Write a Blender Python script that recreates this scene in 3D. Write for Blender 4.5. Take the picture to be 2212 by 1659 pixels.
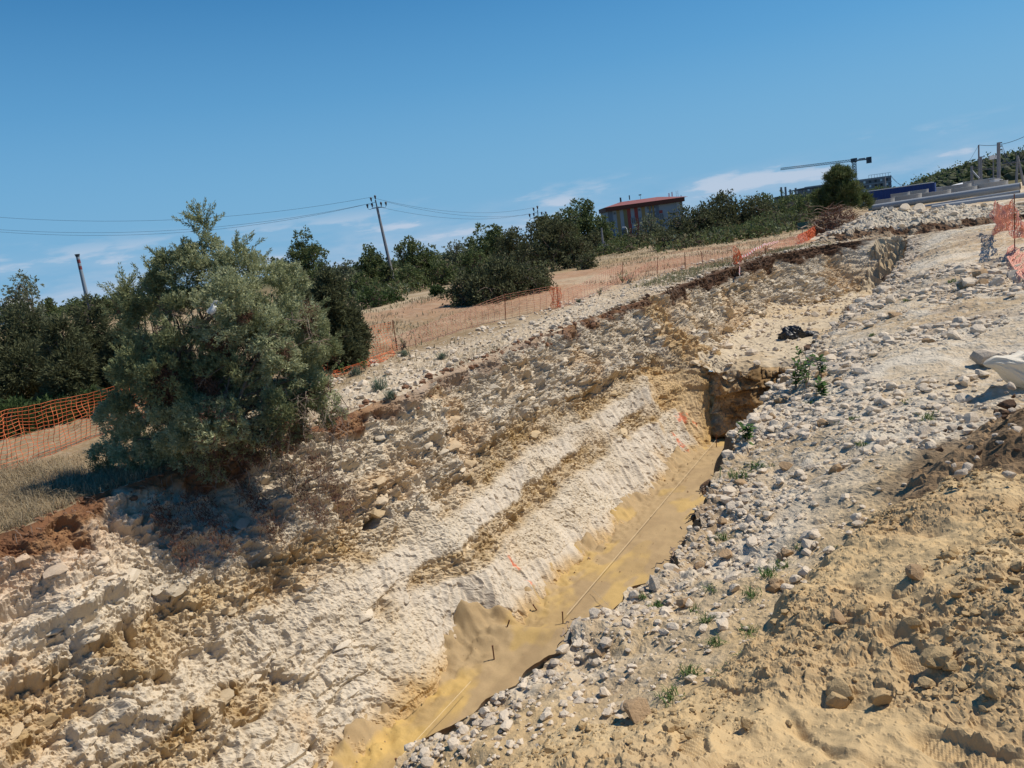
import bpy, bmesh, math, random
import numpy as np
from mathutils import Matrix, Vector
for o in list(bpy.data.objects): bpy.data.objects.remove(o, do_unlink=True)
SC = bpy.context.scene; COL = SC.collection
# ------------------------------------------------------------------ camera
# world: X runs along the trench, Y across it (away from the camera), Z up; metres
CZ = 2.8; F = 1671.0; PW, PH = 2212.0, 1659.0
A = math.radians(35.5); PIT = math.radians(10.1); ROL = math.radians(7.7)
CAM = np.array([0., 0., CZ])
HEAD = np.array([math.cos(A), math.sin(A), 0.]); SIDE = np.array([math.sin(A), -math.cos(A), 0.])
FWD = HEAD*math.cos(PIT) - np.array([0, 0, math.sin(PIT)])
_u0 = np.cross(SIDE, FWD)
RIGHT = SIDE*math.cos(ROL) - _u0*math.sin(ROL); UP = np.cross(RIGHT, FWD)
cd = bpy.data.cameras.new('camera'); cam = bpy.data.objects.new('camera', cd); COL.objects.link(cam)
cd.sensor_width = 36; cd.lens = 36*F/PW; cd.clip_start = 0.05; cd.clip_end = 6000
M = Matrix(((RIGHT[0], UP[0], -FWD[0], 0), (RIGHT[1], UP[1], -FWD[1], 0), (RIGHT[2], UP[2], -FWD[2], CZ), (0, 0, 0, 1)))
cam.matrix_world = M; SC.camera = cam
def ray(px, py):
    d = FWD*F + RIGHT*(px-PW/2) - UP*(py-PH/2); return d/np.linalg.norm(d)
def onz(px, py, z):
    d = ray(px, py); return CAM + d*((z-CZ)/d[2])
def atd(px, py, d):                       # point seen at a pixel, d metres ahead along the ground
    r = ray(px, py); return CAM + r*(d/(r @ HEAD))
# ------------------------------------------------------------------ sky and sun
SUN_EL = math.radians(55); SUN_AZ = math.radians(-45)      # from +X towards -Y
sdir = np.array([math.cos(SUN_EL)*math.cos(SUN_AZ), math.cos(SUN_EL)*math.sin(SUN_AZ), math.sin(SUN_EL)])
W = bpy.data.worlds.new('World'); SC.world = W; W.use_nodes = True
nt = W.node_tree; nt.nodes.clear()
def N(nt, t, **k):
    n = nt.nodes.new(t)
    for a, b in k.items(): setattr(n, a, b)
    return n
def math_(nt, op, a, b=None, c=None, clamp=False):
    n = N(nt, 'ShaderNodeMath', operation=op, use_clamp=clamp)
    for i, v in enumerate((a, b, c)):
        if v is None: continue
        if isinstance(v, (int, float)): n.inputs[i].default_value = v
        else: nt.links.new(v, n.inputs[i])
    return n.outputs[0]
sky = N(nt, 'ShaderNodeTexSky', sky_type='NISHITA', sun_disc=False, sun_elevation=SUN_EL,
        sun_rotation=math.pi/2 - SUN_AZ, altitude=60, air_density=1.0, dust_density=0.0, ozone_density=4.0)
tc = N(nt, 'ShaderNodeTexCoord'); sep = N(nt, 'ShaderNodeSeparateXYZ'); nt.links.new(tc.outputs['Generated'], sep.inputs[0])
mp = N(nt, 'ShaderNodeMapping'); mp.inputs['Scale'].default_value = (3.2, 3.2, 15); mp.inputs['Location'].default_value = (.35, 1.9, .2)
nt.links.new(tc.outputs['Generated'], mp.inputs[0])
n1 = N(nt, 'ShaderNodeTexNoise'); n1.inputs['Scale'].default_value = 2.3; n1.inputs['Detail'].default_value = 9; n1.inputs['Roughness'].default_value = .56
nt.links.new(mp.outputs[0], n1.inputs['Vector'])
def ramp(nt, fac, a, b):
    n = N(nt, 'ShaderNodeMapRange', interpolation_type='SMOOTHSTEP'); n.inputs[1].default_value = a; n.inputs[2].default_value = b
    nt.links.new(fac, n.inputs[0]); return n.outputs[0]
low = math_(nt, 'MULTIPLY', ramp(nt, sep.outputs[2], .078, .04), ramp(nt, sep.outputs[2], -.02, .03))
cl = math_(nt, 'MULTIPLY', ramp(nt, n1.outputs[0], .49, .62), low)
veil = math_(nt, 'MULTIPLY', ramp(nt, n1.outputs[0], .32, .62), ramp(nt, sep.outputs[2], .07, .015))
cmask = math_(nt, 'MAXIMUM', math_(nt, 'MULTIPLY', cl, .68), math_(nt, 'MULTIPLY', veil, .40))
hs = N(nt, 'ShaderNodeHueSaturation'); hs.inputs['Saturation'].default_value = 1.6; hs.inputs['Value'].default_value = .92; nt.links.new(sky.outputs[0], hs.inputs['Color'])
mx = N(nt, 'ShaderNodeMixRGB'); mx.inputs[2].default_value = (6.0, 6.5, 7.6, 1)
hz_ = N(nt, 'ShaderNodeMixRGB'); hz_.inputs[2].default_value = (1.85, 4.2, 6.7, 1)      # blue sea air low in the sky, all round
nt.links.new(math_(nt, 'MULTIPLY', ramp(nt, sep.outputs[2], .50, .0), .95), hz_.inputs[0]); nt.links.new(hs.outputs[0], hz_.inputs[1])
nt.links.new(cmask, mx.inputs[0]); nt.links.new(hz_.outputs[0], mx.inputs[1])
bg = N(nt, 'ShaderNodeBackground'); bg.inputs[1].default_value = 0.1; nt.links.new(mx.outputs[0], bg.inputs[0])
wo = N(nt, 'ShaderNodeOutputWorld'); nt.links.new(bg.outputs[0], wo.inputs[0])
sl = bpy.data.lights.new('sun', 'SUN'); sl.energy = 4.9; sl.angle = math.radians(.53); sl.color = (1, .92, .80)
so = bpy.data.objects.new('sun', sl); COL.objects.link(so); so.location = (20, -20, 40)
so.rotation_euler = Vector(sdir).to_track_quat('Z', 'Y').to_euler()
SC.view_settings.view_transform = 'Standard'; SC.view_settings.look = 'None'
SC.view_settings.exposure = 0.0; SC.view_settings.gamma = 1.0
# ------------------------------------------------------------------ helpers
RNG = np.random.default_rng(7)
def _h(ix, iy, iz, seed):
    n = (ix.astype(np.uint32)*np.uint32(374761393) + iy.astype(np.uint32)*np.uint32(668265263)
         + iz.astype(np.uint32)*np.uint32(2246822519) + np.uint32((seed*3266489917) & 0xffffffff))
    n = (n ^ (n >> np.uint32(13)))*np.uint32(1274126177); n = n ^ (n >> np.uint32(16))
    return (n & np.uint32(0xffffff)).astype(np.float32)/np.float32(0xffffff)
def vn(x, y, z=None, seed=0):            # value noise in 0..1
    x = np.asarray(x, np.float32); y = np.asarray(y, np.float32)
    x, y = np.broadcast_arrays(x, y)
    xi = np.floor(x).astype(np.int64); yi = np.floor(y).astype(np.int64); fx = x-xi; fy = y-yi
    fx = fx*fx*(3-2*fx); fy = fy*fy*(3-2*fy)
    if z is None:
        zi = np.zeros_like(xi)
        a = _h(xi, yi, zi, seed); b = _h(xi+1, yi, zi, seed); c = _h(xi, yi+1, zi, seed); d = _h(xi+1, yi+1, zi, seed)
        return (a*(1-fx)+b*fx)*(1-fy) + (c*(1-fx)+d*fx)*fy
    z = np.broadcast_to(np.asarray(z, np.float32), x.shape); zi = np.floor(z).astype(np.int64); fz = z-zi; fz = fz*fz*(3-2*fz)
    r = 0
    for k, w in ((0, 1-fz), (1, fz)):
        a = _h(xi, yi, zi+k, seed); b = _h(xi+1, yi, zi+k, seed); c = _h(xi, yi+1, zi+k, seed); d = _h(xi+1, yi+1, zi+k, seed)
        r = r + w*((a*(1-fx)+b*fx)*(1-fy) + (c*(1-fx)+d*fx)*fy)
    return r
def fbm(x, y, oct=4, seed=0, rough=.5):  # about -1..1
    r = 0; a = 1.; s = 0
    for i in range(oct):
        r = r + a*(vn(x*2**i + 17.3*i, y*2**i - 9.1*i, seed=seed+i)*2-1); s += a; a *= rough
    return r/s*1.4
def vor(x, y, seed=0):                   # F1, F2, cell random
    x = np.asarray(x, np.float32); y = np.asarray(y, np.float32); xi = np.floor(x).astype(np.int64); yi = np.floor(y).astype(np.int64)
    f1 = np.full(x.shape, 9., np.float32); f2 = f1.copy(); rid = np.zeros(x.shape, np.float32); z = np.zeros_like(xi)
    for dx in (-1, 0, 1):
        for dy in (-1, 0, 1):
            cx = xi+dx; cy = yi+dy
            d = np.sqrt((cx+_h(cx, cy, z, seed)-x)**2 + (cy+_h(cx, cy, z+1, seed)-y)**2)
            m = d < f1; f2 = np.where(m, f1, np.minimum(f2, d)); rid = np.where(m, _h(cx, cy, z+2, seed), rid); f1 = np.where(m, d, f1)
    return f1, f2, rid
def facet(x, y, seed=0):                 # broken facets: every cell is a tilted plane; returns height, edge distance, cell random
    x = np.asarray(x, np.float32); y = np.asarray(y, np.float32); xi = np.floor(x).astype(np.int64); yi = np.floor(y).astype(np.int64)
    f1 = np.full(x.shape, 9., np.float32); f2 = f1.copy(); h = np.zeros(x.shape, np.float32); rid = h.copy(); z = np.zeros_like(xi)
    for dx in (-1, 0, 1):
        for dy in (-1, 0, 1):
            cx = xi+dx; cy = yi+dy; ox = x-(cx+_h(cx, cy, z, seed)); oy = y-(cy+_h(cx, cy, z+1, seed)); d = np.sqrt(ox*ox+oy*oy); m = d < f1
            r0 = _h(cx, cy, z+2, seed); hh = (r0-.5) + 1.5*ox*(_h(cx, cy, z+3, seed)-.5) + 1.5*oy*(_h(cx, cy, z+4, seed)-.35)
            f2 = np.where(m, f1, np.minimum(f2, d)); h = np.where(m, hh, h); rid = np.where(m, r0, rid); f1 = np.where(m, d, f1)
    return h, f2-f1, rid
def sst(a, b, x):
    t = np.clip((x-a)/(b-a), 0, 1); return t*t*(3-2*t)
def mixc(c, d, m): return c*(1-m[..., None]) + np.asarray(d, np.float32)*m[..., None]
def mesh_np(name, V, tris=None, quads=None, col=None, smooth=True):
    V = np.ascontiguousarray(V, np.float32).reshape(-1, 3); me = bpy.data.meshes.new(name); me.vertices.add(len(V)); me.vertices.foreach_set('co', V.ravel())
    tris = np.zeros((0, 3), np.int32) if tris is None else np.asarray(tris, np.int32).reshape(-1, 3)
    quads = np.zeros((0, 4), np.int32) if quads is None else np.asarray(quads, np.int32).reshape(-1, 4)
    L = np.concatenate([quads.ravel(), tris.ravel()]); nq, ntr = len(quads), len(tris)
    me.loops.add(len(L)); me.loops.foreach_set('vertex_index', L); me.polygons.add(nq+ntr)
    me.polygons.foreach_set('loop_start', np.concatenate([np.arange(nq)*4, nq*4+np.arange(ntr)*3]).astype(np.int32))
    me.polygons.foreach_set('use_smooth', np.full(nq+ntr, smooth)); me.update(calc_edges=True)
    if col is not None:
        c = np.ones((len(V), 4), np.float32); c[:, :3] = np.asarray(col, np.float32).reshape(-1, 3)
        at = me.color_attributes.new('col', 'FLOAT_COLOR', 'POINT'); at.data.foreach_set('color', c.ravel())
    return me
def obj(name, me, mat=None, parent=None, loc=None, link=True):
    o = bpy.data.objects.new(name, me); COL.objects.link(o)
    if mat is not None and me is not None and not me.materials: me.materials.append(mat)
    if parent is not None: o.parent = parent
    if loc is not None: o.location = loc
    return o
def tag(o, label=None, cat=None, group=None, kind=None):
    if label: o['label'] = label
    if cat: o['category'] = cat
    if group: o['group'] = group
    if kind: o['kind'] = kind
    return o
def thing(name, label, cat, loc, group=None): return tag(obj(name, None, loc=tuple(loc)), label, cat, group)
class MB:
    def __init__(s): s.v = []; s.t = []; s.q = []; s.c = []; s.n = 0
    def add(s, V, t=None, q=None, c=None):
        V = np.asarray(V, np.float32).reshape(-1, 3); s.v.append(V)
        if t is not None and len(t): s.t.append(np.asarray(t).reshape(-1, 3)+s.n)
        if q is not None and len(q): s.q.append(np.asarray(q).reshape(-1, 4)+s.n)
        if c is not None: s.c.append(np.broadcast_to(np.asarray(c, np.float32), V.shape))
        s.n += len(V); return s
    def box(s, lo, hi, ax=None, o=None, c=None):
        lo = np.asarray(lo, float); hi = np.asarray(hi, float)
        V = np.array([[(lo, hi)[i][0], (lo, hi)[j][1], (lo, hi)[k][2]] for i in (0, 1) for j in (0, 1) for k in (0, 1)])
        if ax is not None: V = V[:, :1]*ax[0] + V[:, 1:2]*ax[1] + V[:, 2:]*ax[2]
        if o is not None: V = V + o
        return s.add(V, q=[[0, 1, 3, 2], [4, 6, 7, 5], [0, 4, 5, 1], [2, 3, 7, 6], [0, 2, 6, 4], [1, 5, 7, 3]], c=c)
    def tube(s, P, R, k=5, c=None, cap=True):
        P = np.asarray(P, float); n = len(P); R = np.broadcast_to(np.asarray(R, float), (n,))
        T = np.gradient(P, axis=0); T /= np.linalg.norm(T, axis=1)[:, None]+1e-9
        ref = np.array([0, 0, 1.]) if abs(T[:, 2]).mean() < .8 else np.array([1., 0, 0])
        X = np.cross(T, ref); X /= np.linalg.norm(X, axis=1)[:, None]+1e-9; Y = np.cross(T, X)
        a = np.arange(k)*2*math.pi/k
        V = P[:, None] + R[:, None, None]*(np.cos(a)[None, :, None]*X[:, None] + np.sin(a)[None, :, None]*Y[:, None])
        i = np.arange(n-1)[:, None]*k; j = np.arange(k)[None]; j2 = (j+1) % k
        q = np.stack([i+j, i+j2, i+k+j2, i+k+j], -1).reshape(-1, 4); t = []
        if cap: t = [[0, m+1, m] for m in range(1, k-1)] + [[(n-1)*k, (n-1)*k+m, (n-1)*k+m+1] for m in range(1, k-1)]
        return s.add(V, t=t, q=q, c=c)
    def build(s, name, mat, parent=None, loc=None, smooth=False):
        V = np.concatenate(s.v); l = np.zeros(3)
        if parent is not None: l = np.array(parent_loc(parent)) + (0 if loc is None else np.asarray(loc))
        elif loc is not None: l = np.asarray(loc, float)
        me = mesh_np(name, V-l, np.concatenate(s.t) if s.t else None, np.concatenate(s.q) if s.q else None, np.concatenate(s.c) if s.c else None, smooth)
        return obj(name, me, mat, parent, loc)
def parent_loc(o):
    l = Vector(o.location); p = o.parent
    while p is not None: l = l + Vector(p.location); p = p.parent
    return l
def grid_q(nu, nv):
    i = np.arange(nu-1)[:, None]*nv; j = np.arange(nv-1)[None]
    return np.stack([i+j, i+nv+j, i+nv+j+1, i+j+1], -1).reshape(-1, 4)
def mat(name, col=None, rough=.9, var=.2, ns=6., fine=60., fvar=.15, bump=0., bs=50., attr=False, transl=0., metal=0., spec=.3):
    m = bpy.data.materials.new(name); m.use_nodes = True; t = m.node_tree; b = t.nodes['Principled BSDF']; out = t.nodes['Material Output']
    b.inputs['Roughness'].default_value = rough; b.inputs['Metallic'].default_value = metal; b.inputs['Specular IOR Level'].default_value = spec
    if attr: src = N(t, 'ShaderNodeVertexColor', layer_name='col').outputs[0]
    else:
        r = N(t, 'ShaderNodeRGB'); r.outputs[0].default_value = (*col, 1); src = r.outputs[0]
    g = N(t, 'ShaderNodeNewGeometry').outputs['Position']
    def nz(sc, det):
        n = N(t, 'ShaderNodeTexNoise'); n.inputs['Scale'].default_value = sc; n.inputs['Detail'].default_value = det; n.inputs['Roughness'].default_value = .62
        t.links.new(g, n.inputs['Vector']); return n.outputs[0]
    if var or fvar:
        f = math_(t, 'MULTIPLY', math_(t, 'MULTIPLY_ADD', nz(ns, 5), var*2.6, 1-var*1.3), math_(t, 'MULTIPLY_ADD', nz(fine, 4), fvar*2.6, 1-fvar*1.3))
        sc = N(t, 'ShaderNodeVectorMath', operation='SCALE'); t.links.new(src, sc.inputs[0]); t.links.new(f, sc.inputs['Scale']); src = sc.outputs[0]
    t.links.new(src, b.inputs['Base Color'])
    if bump:
        bn = N(t, 'ShaderNodeBump'); bn.inputs['Strength'].default_value = bump; bn.inputs['Distance'].default_value = .02
        t.links.new(nz(bs, 6), bn.inputs['Height']); t.links.new(bn.outputs[0], b.inputs['Normal'])
    if transl:
        tr = N(t, 'ShaderNodeBsdfTranslucent'); t.links.new(src, tr.inputs[0]); ms = N(t, 'ShaderNodeMixShader'); ms.inputs[0].default_value = transl
        t.links.new(b.outputs[0], ms.inputs[1]); t.links.new(tr.outputs[0], ms.inputs[2]); t.links.new(ms.outputs[0], out.inputs[0])
    return m
ROCK = mat('limestone_face', attr=True, rough=.95, var=.10, ns=3, fine=45, fvar=.14, bump=.55, bs=38, spec=.15)
EARTH = mat('earth', attr=True, rough=.97, var=.12, ns=4, fine=60, fvar=.18, bump=.6, bs=55, spec=.1)
SAND = mat('sand', attr=True, rough=.97, var=.06, ns=5, fine=140, fvar=.10, bump=.25, bs=170, spec=.1)
CLAY = mat('wet_clay', attr=True, rough=.8, var=.08, ns=2, fine=35, fvar=.10, bump=.25, bs=40, spec=.25)
STONE = mat('limestone', (.61, .515, .395), .95, .16, 9, 50, .14, .5, 60, spec=.15)
GREYST = mat('weathered_stone', (.50, .42, .325), .95, .2, 9, 50, .2, .6, 60, spec=.15)
BROWNST = mat('brown_stone', (.38, .26, .15), .95, .2, 9, 50, .2, .6, 60, spec=.15)
CLOD = mat('sand_clod', (.43, .31, .165), .97, .14, 12, 90, .15, .5, 120, spec=.1)
DIRT = mat('dark_soil', (.13, .08, .05), .98, .25, 8, 60, .25, .7, 60, spec=.1)
BARK = mat('bark', (.17, .13, .10), .95, .2, 8, 60, .25, .5, 60)
TWIG = mat('dry_twig', (.27, .20, .15), .95, .2, 8, 60, .2)
LEAF = mat('foliage', attr=True, rough=.75, var=.10, ns=1.5, fvar=0, transl=.28, spec=.2)
GRASS = mat('grass', attr=True, rough=.85, var=.12, ns=2, fvar=0, transl=.25, spec=.15)
CONC = mat('concrete', (.42, .42, .41), .9, .10, 1.2, 12, .08, .2, 20)
POLEC = mat('pole_concrete', (.24, .24, .25), .9, .1, 2, 20, .08)
STEEL = mat('dark_steel', (.05, .06, .075), .55, .15, 2, 20, .1, spec=.5)
PIPEG = mat('grey_pipe', (.30, .32, .34), .6, .08, 1, 12, .06, spec=.4)
NET = mat('orange_plastic_net', (.85, .24, .09), .55, .06, 4, 0, 0, transl=.2, spec=.4)
NETP = mat('sun_faded_orange_net', (.86, .44, .31), .55, .06, 4, 0, 0, transl=.25, spec=.4)
RUST = mat('rusty_rod', (.20, .07, .035), .8, .2, 20, 80, .2)
WIRE = mat('wire', (.03, .035, .05), .6, 0, fvar=0)
WHITE = mat('white_paint', (.75, .75, .74), .6, .05, 3, 20, .03)
GLASS = mat('window_glass', (.03, .04, .055), .12, .05, 1, fvar=0, spec=.6)
# ------------------------------------------------------------------ the trench in plan (u along, v across)
_tu = [-8, 3, 5, 7, 8.7, 11, 14, 19, 24, 28, 32, 35, 37.5, 39.2, 40.2]
_tv = [10.8, 11.0, 11.4, 11.0, 10.35, 10.5, 10.9, 10.9, 10.6, 10.6, 10.4, 9.8, 8.9, 7.7, 6.4]
_fu = [-8, 6, 9.1, 9.5, 9.8, 11.4, 13.4, 16, 18.5, 21, 22.3, 26, 30, 33, 35, 37, 38.5, 40.2]
_fv = [7.5, 7.65, 8.0, 7.9, 7.45, 7.75, 7.8, 7.95, 8.2, 8.25, 8.6, 9.2, 9.6, 8.9, 8.0, 7.0, 6.5, 6.35]
_nu = [-8, 2.2, 3.4, 4.4, 4.9, 6.3, 8.8, 11.9, 14.3, 18.4, 22.8, 27, 31, 35, 38, 39.4, 40.2]
_nv = [2.9, 2.55, 2.32, 2.25, 2.15, 2.42, 2.84, 3.05, 3.2, 3.15, 3.4, 3.75, 4.15, 4.65, 5.0, 5.3, 6.3]
def jit(u, s, a, seed): return a*fbm(np.asarray(u)*s, np.zeros_like(np.asarray(u, float)), 4, seed)
def far_edge(u):
    u = np.asarray(u, float); k = 1-sst(38.5, 40.2, u)
    return np.where(u > 40.2, 6.4, np.interp(u, _tu, _tv) + k*(jit(u, .9, .16, 11)+jit(u, 3.5, .07, 12)))
def near_edge(u):
    u = np.asarray(u, float); k = 1-sst(38, 40.2, u)
    return np.where(u > 40.2, 6.3, np.interp(u, _nu, _nv) + k*(jit(u, 1.3, .10, 21)+jit(u, 5., .06, 22)))
_eu = np.concatenate([np.linspace(-20, 46, 6601)]); _ne, _fe = near_edge(_eu), far_edge(_eu)
def near_edge(u): return np.interp(u, _eu, _ne)
def far_edge(u): return np.interp(u, _eu, _fe)
def foot(u): return np.interp(u, _fu, _fv)
def zfar(u, v):
    r = np.clip(.028*(u-3), -.1, .86); return r*(1-sst(22, 50, v)*(1-sst(60, 110, u)*.6)) + .55*sst(52, 72, u)*(1-sst(20, 45, v))
def znear(u, v):
    d = np.maximum(near_edge(u)-v, 0); return .45 + .012*np.clip(u, -5, 30) + .52*(.6*sst(-.3, 1.5, d)+.4*sst(0, 3.6, d))*(1-.7*sst(30, 44, u)) + .014*np.clip(d-3, 0, 25)*(1-sst(22, 36, u)) - .22*sst(30, 44, u) + .50*sst(50, 69, u)
def land(u, v):
    u = np.asarray(u, float); v = np.asarray(v, float)
    w = np.where(u > 40.2, sst(2, 13, v), (v > 7).astype(float)); k = sst(40.2, 46, u); w0 = (v > 6.35).astype(float)
    w = np.where(u > 40.2, w*k + w0*(1-k), w); return znear(u, v)*(1-w) + zfar(u, v)*w
DZ, BZ = -3.6, -1.6                                          # pit floor, bench floor
def floor_z(u): return np.where(u < 21.8, DZ, BZ + .02*(u-22) + 2.12*sst(37.6, 40.3, u))
def seq(*segs):
    r = []
    for a, b, d0, d1 in segs:
        x = a
        while x < b: r.append(x); x += d0 + (d1-d0)*(x-a)/(b-a)
    r.append(segs[-1][1]); return np.array(r)
# ------------------------------------------------------------------ far rock face
WARM = np.float32([.91, .85, .765])
WHITEC = np.array([.62, .565, .47], np.float32)
us = seq((-4, 2.5, .06, .03), (2.5, 13, .018, .021), (13, 24, .021, .034), (24, 40.2, .034, .055)); ts = np.linspace(0, 1, 250)
U, T = np.meshgrid(us, ts, indexing='ij')
tv = far_edge(us)[:, None]; tz = zfar(us, tv[:, 0])[:, None]; fv = (foot(us)+jit(us, .8, .10, 31)+jit(us, 4, .05, 32))[:, None]
k = sst(20.6, 22.6, us)[:, None]; fz = DZ*(1-k) + (floor_z(us+1.2)[:, None])*k - .12
fz = np.where(U[:, :1] > 36.4, np.minimum(floor_z(us)[:, None]-.12, tz-.05), fz)
run = T + .10*np.sin(T*math.pi*1.0)*-1.0
Vv = tv + (fv-tv)*run; Z = tz + (fz-tz)*T
q = (tz - Z); H = (tz-fz)                                     # depth below the top
wall_n = np.stack([np.zeros_like(us), -(H[:, 0]), (tv-fv)[:, 0]], -1); wall_n /= np.linalg.norm(wall_n, axis=1)[:, None]
sl_ = q*1.35                                                  # distance down the slope
qw = q + .10*fbm(U*.35, q*.5, 3, 41) + .05*fbm(U*1.7, q*2, 3, 42)
deep = 1-sst(20.5, 24, U)
soil_t = .30 + .22*fbm(U*.9, U*0, 4, 43) + .22*sst(22, 30, U) - .10*sst(9, 12, U)*(1-sst(17, 24, U)); soil_t = soil_t + .22*(1-sst(4.5, 7.5, U)); soil_t = np.minimum(soil_t, .30*(tz-fz))
soil = 1-sst(soil_t-.10, soil_t+.06, q+.22*fbm(U*2.5, q*3, 4, 44))
b1 = sst(1.45, 1.6, qw)*(1-sst(2.0, 2.2, qw))*deep; b1 = b1*sst(-.55, .0, fbm(U*.5, qw*1.5, 3, 45)+.25)
b2 = sst(2.5, 2.6, qw)*(1-sst(2.85, 3.0, qw))*deep; b2 *= sst(-.5, .1, fbm(U*.6+9, qw*1.5, 3, 46)+.15)
crumb = np.clip(b1+b2, 0, 1)
smooth = np.clip(sst(2.0, 2.3, qw)*(1-crumb), 0, 1)*deep*sst(-.35, .3, fbm(U*.8, q*1.6, 3, 47)+.05)*(.15+.85*sst(5.5, 9, U))
upper = (1-soil)*np.clip(1-sst(1.5, 1.9, qw)*deep*(.35+.65*sst(5.5, 9, U)), 0, 1)
rough = np.clip(1-smooth, 0, 1)
D = .17*fbm(U*.45, q*.7, 3, 51)*sst(.0, .5, q)
ph = qw*2.3 + .9*fbm(U*.5, q*.4, 3, 52) + .35*fbm(U*2.2, q*1.5, 2, 53); fr = ph-np.floor(ph)
saw = np.where(fr < .80, fr/.80, (1-fr)/.20); amp = sst(-.15, .55, fbm(U*.75, np.floor(ph)*3.7, 3, 54))
ph2 = qw*6.5 + 1.2*fbm(U*1.2, q*.8, 3, 252) + .5*fbm(U*5, q*3, 2, 253); fr2 = ph2-np.floor(ph2); saw2 = np.where(fr2 < .82, fr2/.82, (1-fr2)/.18); amp2 = sst(-.1, .5, fbm(U*1.6, np.floor(ph2)*5.3, 3, 254))
D = D + .25*saw*amp*upper + .08*saw*amp*crumb + .05*saw2*amp2*(upper+.5*crumb+.25*smooth)
f1, f2, rid = vor(U*1.5+.4*fbm(U*2, q*3, 2, 55), qw*2.9+.35*fbm(U*2+5, q*2, 2, 56), 57)
D = D + (.20*(rid-.5)*sst(.0, .13, f2-f1) - .04*(1-sst(0, .07, f2-f1)))*(.15+.85*upper)*(1-soil*.6)
f1, f2, rid = vor(U*4.6+.3*fbm(U*5, q*6, 2, 58), qw*6.6, 59); D = D + (.06*(rid-.5)*sst(0, .16, f2-f1))*(.16+.84*rough)
f1, f2, rid = vor(U*11, sl_*10, 60); D = D + .062*(np.clip(.62-f1, 0, 1)*rid*1.6)*(.12+1.25*crumb+.75*upper+.9*soil*(1-upper*.2))
f1, f2, rid2 = vor(U*24, sl_*22, 61); D = D + .026*np.clip(.7-f1, 0, 1)*rid2*(.25+1.2*crumb+.8*upper+1.2*soil)
scr = fbm(U*7.5+sl_*3.4, sl_*.45, 3, 62, .6); D = D + (.055*scr)*smooth + .03*fbm(U*5-sl_*1.6, sl_*.8, 3, 63)*upper
hole = sst(.35, .62, fbm(U*1.9, qw*3.6, 3, 64)); D = D - .15*hole*(upper+.6*crumb)*sst(.15, .5, q)
pit = sst(.42, .6, fbm(U*8, sl_*6, 2, 65)); D = D - .035*pit*smooth
h1, e1, _ = facet(U*2.6+.25*fbm(U*3, q*3, 2, 270), qw*5.2, 271); h2, e2, _ = facet(U*7.5+.2*fbm(U*8, q*8, 2, 272), qw*11, 273); h3, e3, _ = facet(U*17, sl_*17, 274)
D = D + (.075*h1+.042*h2)*np.clip(upper*1.0+.5*crumb+.10*smooth, 0, 1)*(1-.5*soil) + .018*h3*(.35+.65*rough) - .035*sst(.10, .0, e1)*upper*sst(.2, .6, vn(U*1.1, q*1.1, seed=275)) - .012*sst(.12, 0, e2)*rough
crv = sst(.085, .02, np.abs(fbm(U*.55, qw*2.6, 4, 264)))*sst(-.1, .3, fbm(U*.6, q, 3, 265)); D = D - .15*crv*upper*sst(.2, .5, q)
D = D + soil*(.16*fbm(U*2.5, q*4, 4, 66) + .05 - .16*sst(.1, .5, fbm(U*1.3, q*3, 3, 266))) - crumb*.12
D = D + (.012*fbm(U*9, sl_*9, 3, 67)+.022*np.abs(fbm(U*16, sl_*20, 2, 68)))*(.3+.7*rough)
D = D*sst(0, .05, T)*(1-sst(.97, 1., T)*.7)*(1-sst(38.6, 40.1, U))
P = np.stack([U, Vv, Z], -1) + wall_n[:, None]*D[..., None]
C = np.broadcast_to(WHITEC, P.shape).copy()
C = mixc(C, (.66, .615, .53), sst(-.1, .5, fbm(U*1.1, q*2, 3, 71)))
C = mixc(C, (.60, .47, .31), .75*sst(.05, .55, fbm(U*.9, q*1.6, 4, 72))*(upper+.3*rough).clip(0, 1))
C = mixc(C, (.40, .36, .30), .45*sst(.2, .6, fbm(U*2.5+4, q*4, 4, 73))*upper)
C = mixc(C, (.65, .61, .545), smooth*.85)
C = mixc(C, (.51, .395, .225), crumb*(.5+.35*fbm(U*2, q*3, 3, 74)).clip(0, 1))
C = mixc(C, (.34, .23, .09), crumb*.6*sst(.1, .6, fbm(U*3, q*5, 3, 75)))
C = mixc(C, (.58, .40, .28), .65*(1-sst(3, 8, U))*(1-sst(.3, 1.3, q))*(1-soil))
C = mixc(C, (.56, .40, .19), .7*sst(.15, .5, fbm(U*1.3, q*.8, 3, 76))*sst(16, 20, U)*(1-sst(23, 27, U)))
C = mixc(C, (.52, .36, .15), .8*sst(H-.42, H-.05, q+.12*fbm(U*2, q, 3, 77))*(1-.6*sst(22, 24, U)))
sc_ = mixc(np.broadcast_to(np.float32([.20, .105, .06]), C.shape), (.30, .18, .10), sst(-.2, .5, fbm(U*2, q*5, 3, 78)))
sc_ = mixc(sc_, (.105, .065, .045), sst(18, 26, U)*.85)
C = mixc(C, sc_, soil*(1-.45*sst(9.5, 11.5, U)*(1-sst(15, 19, U))))
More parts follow.
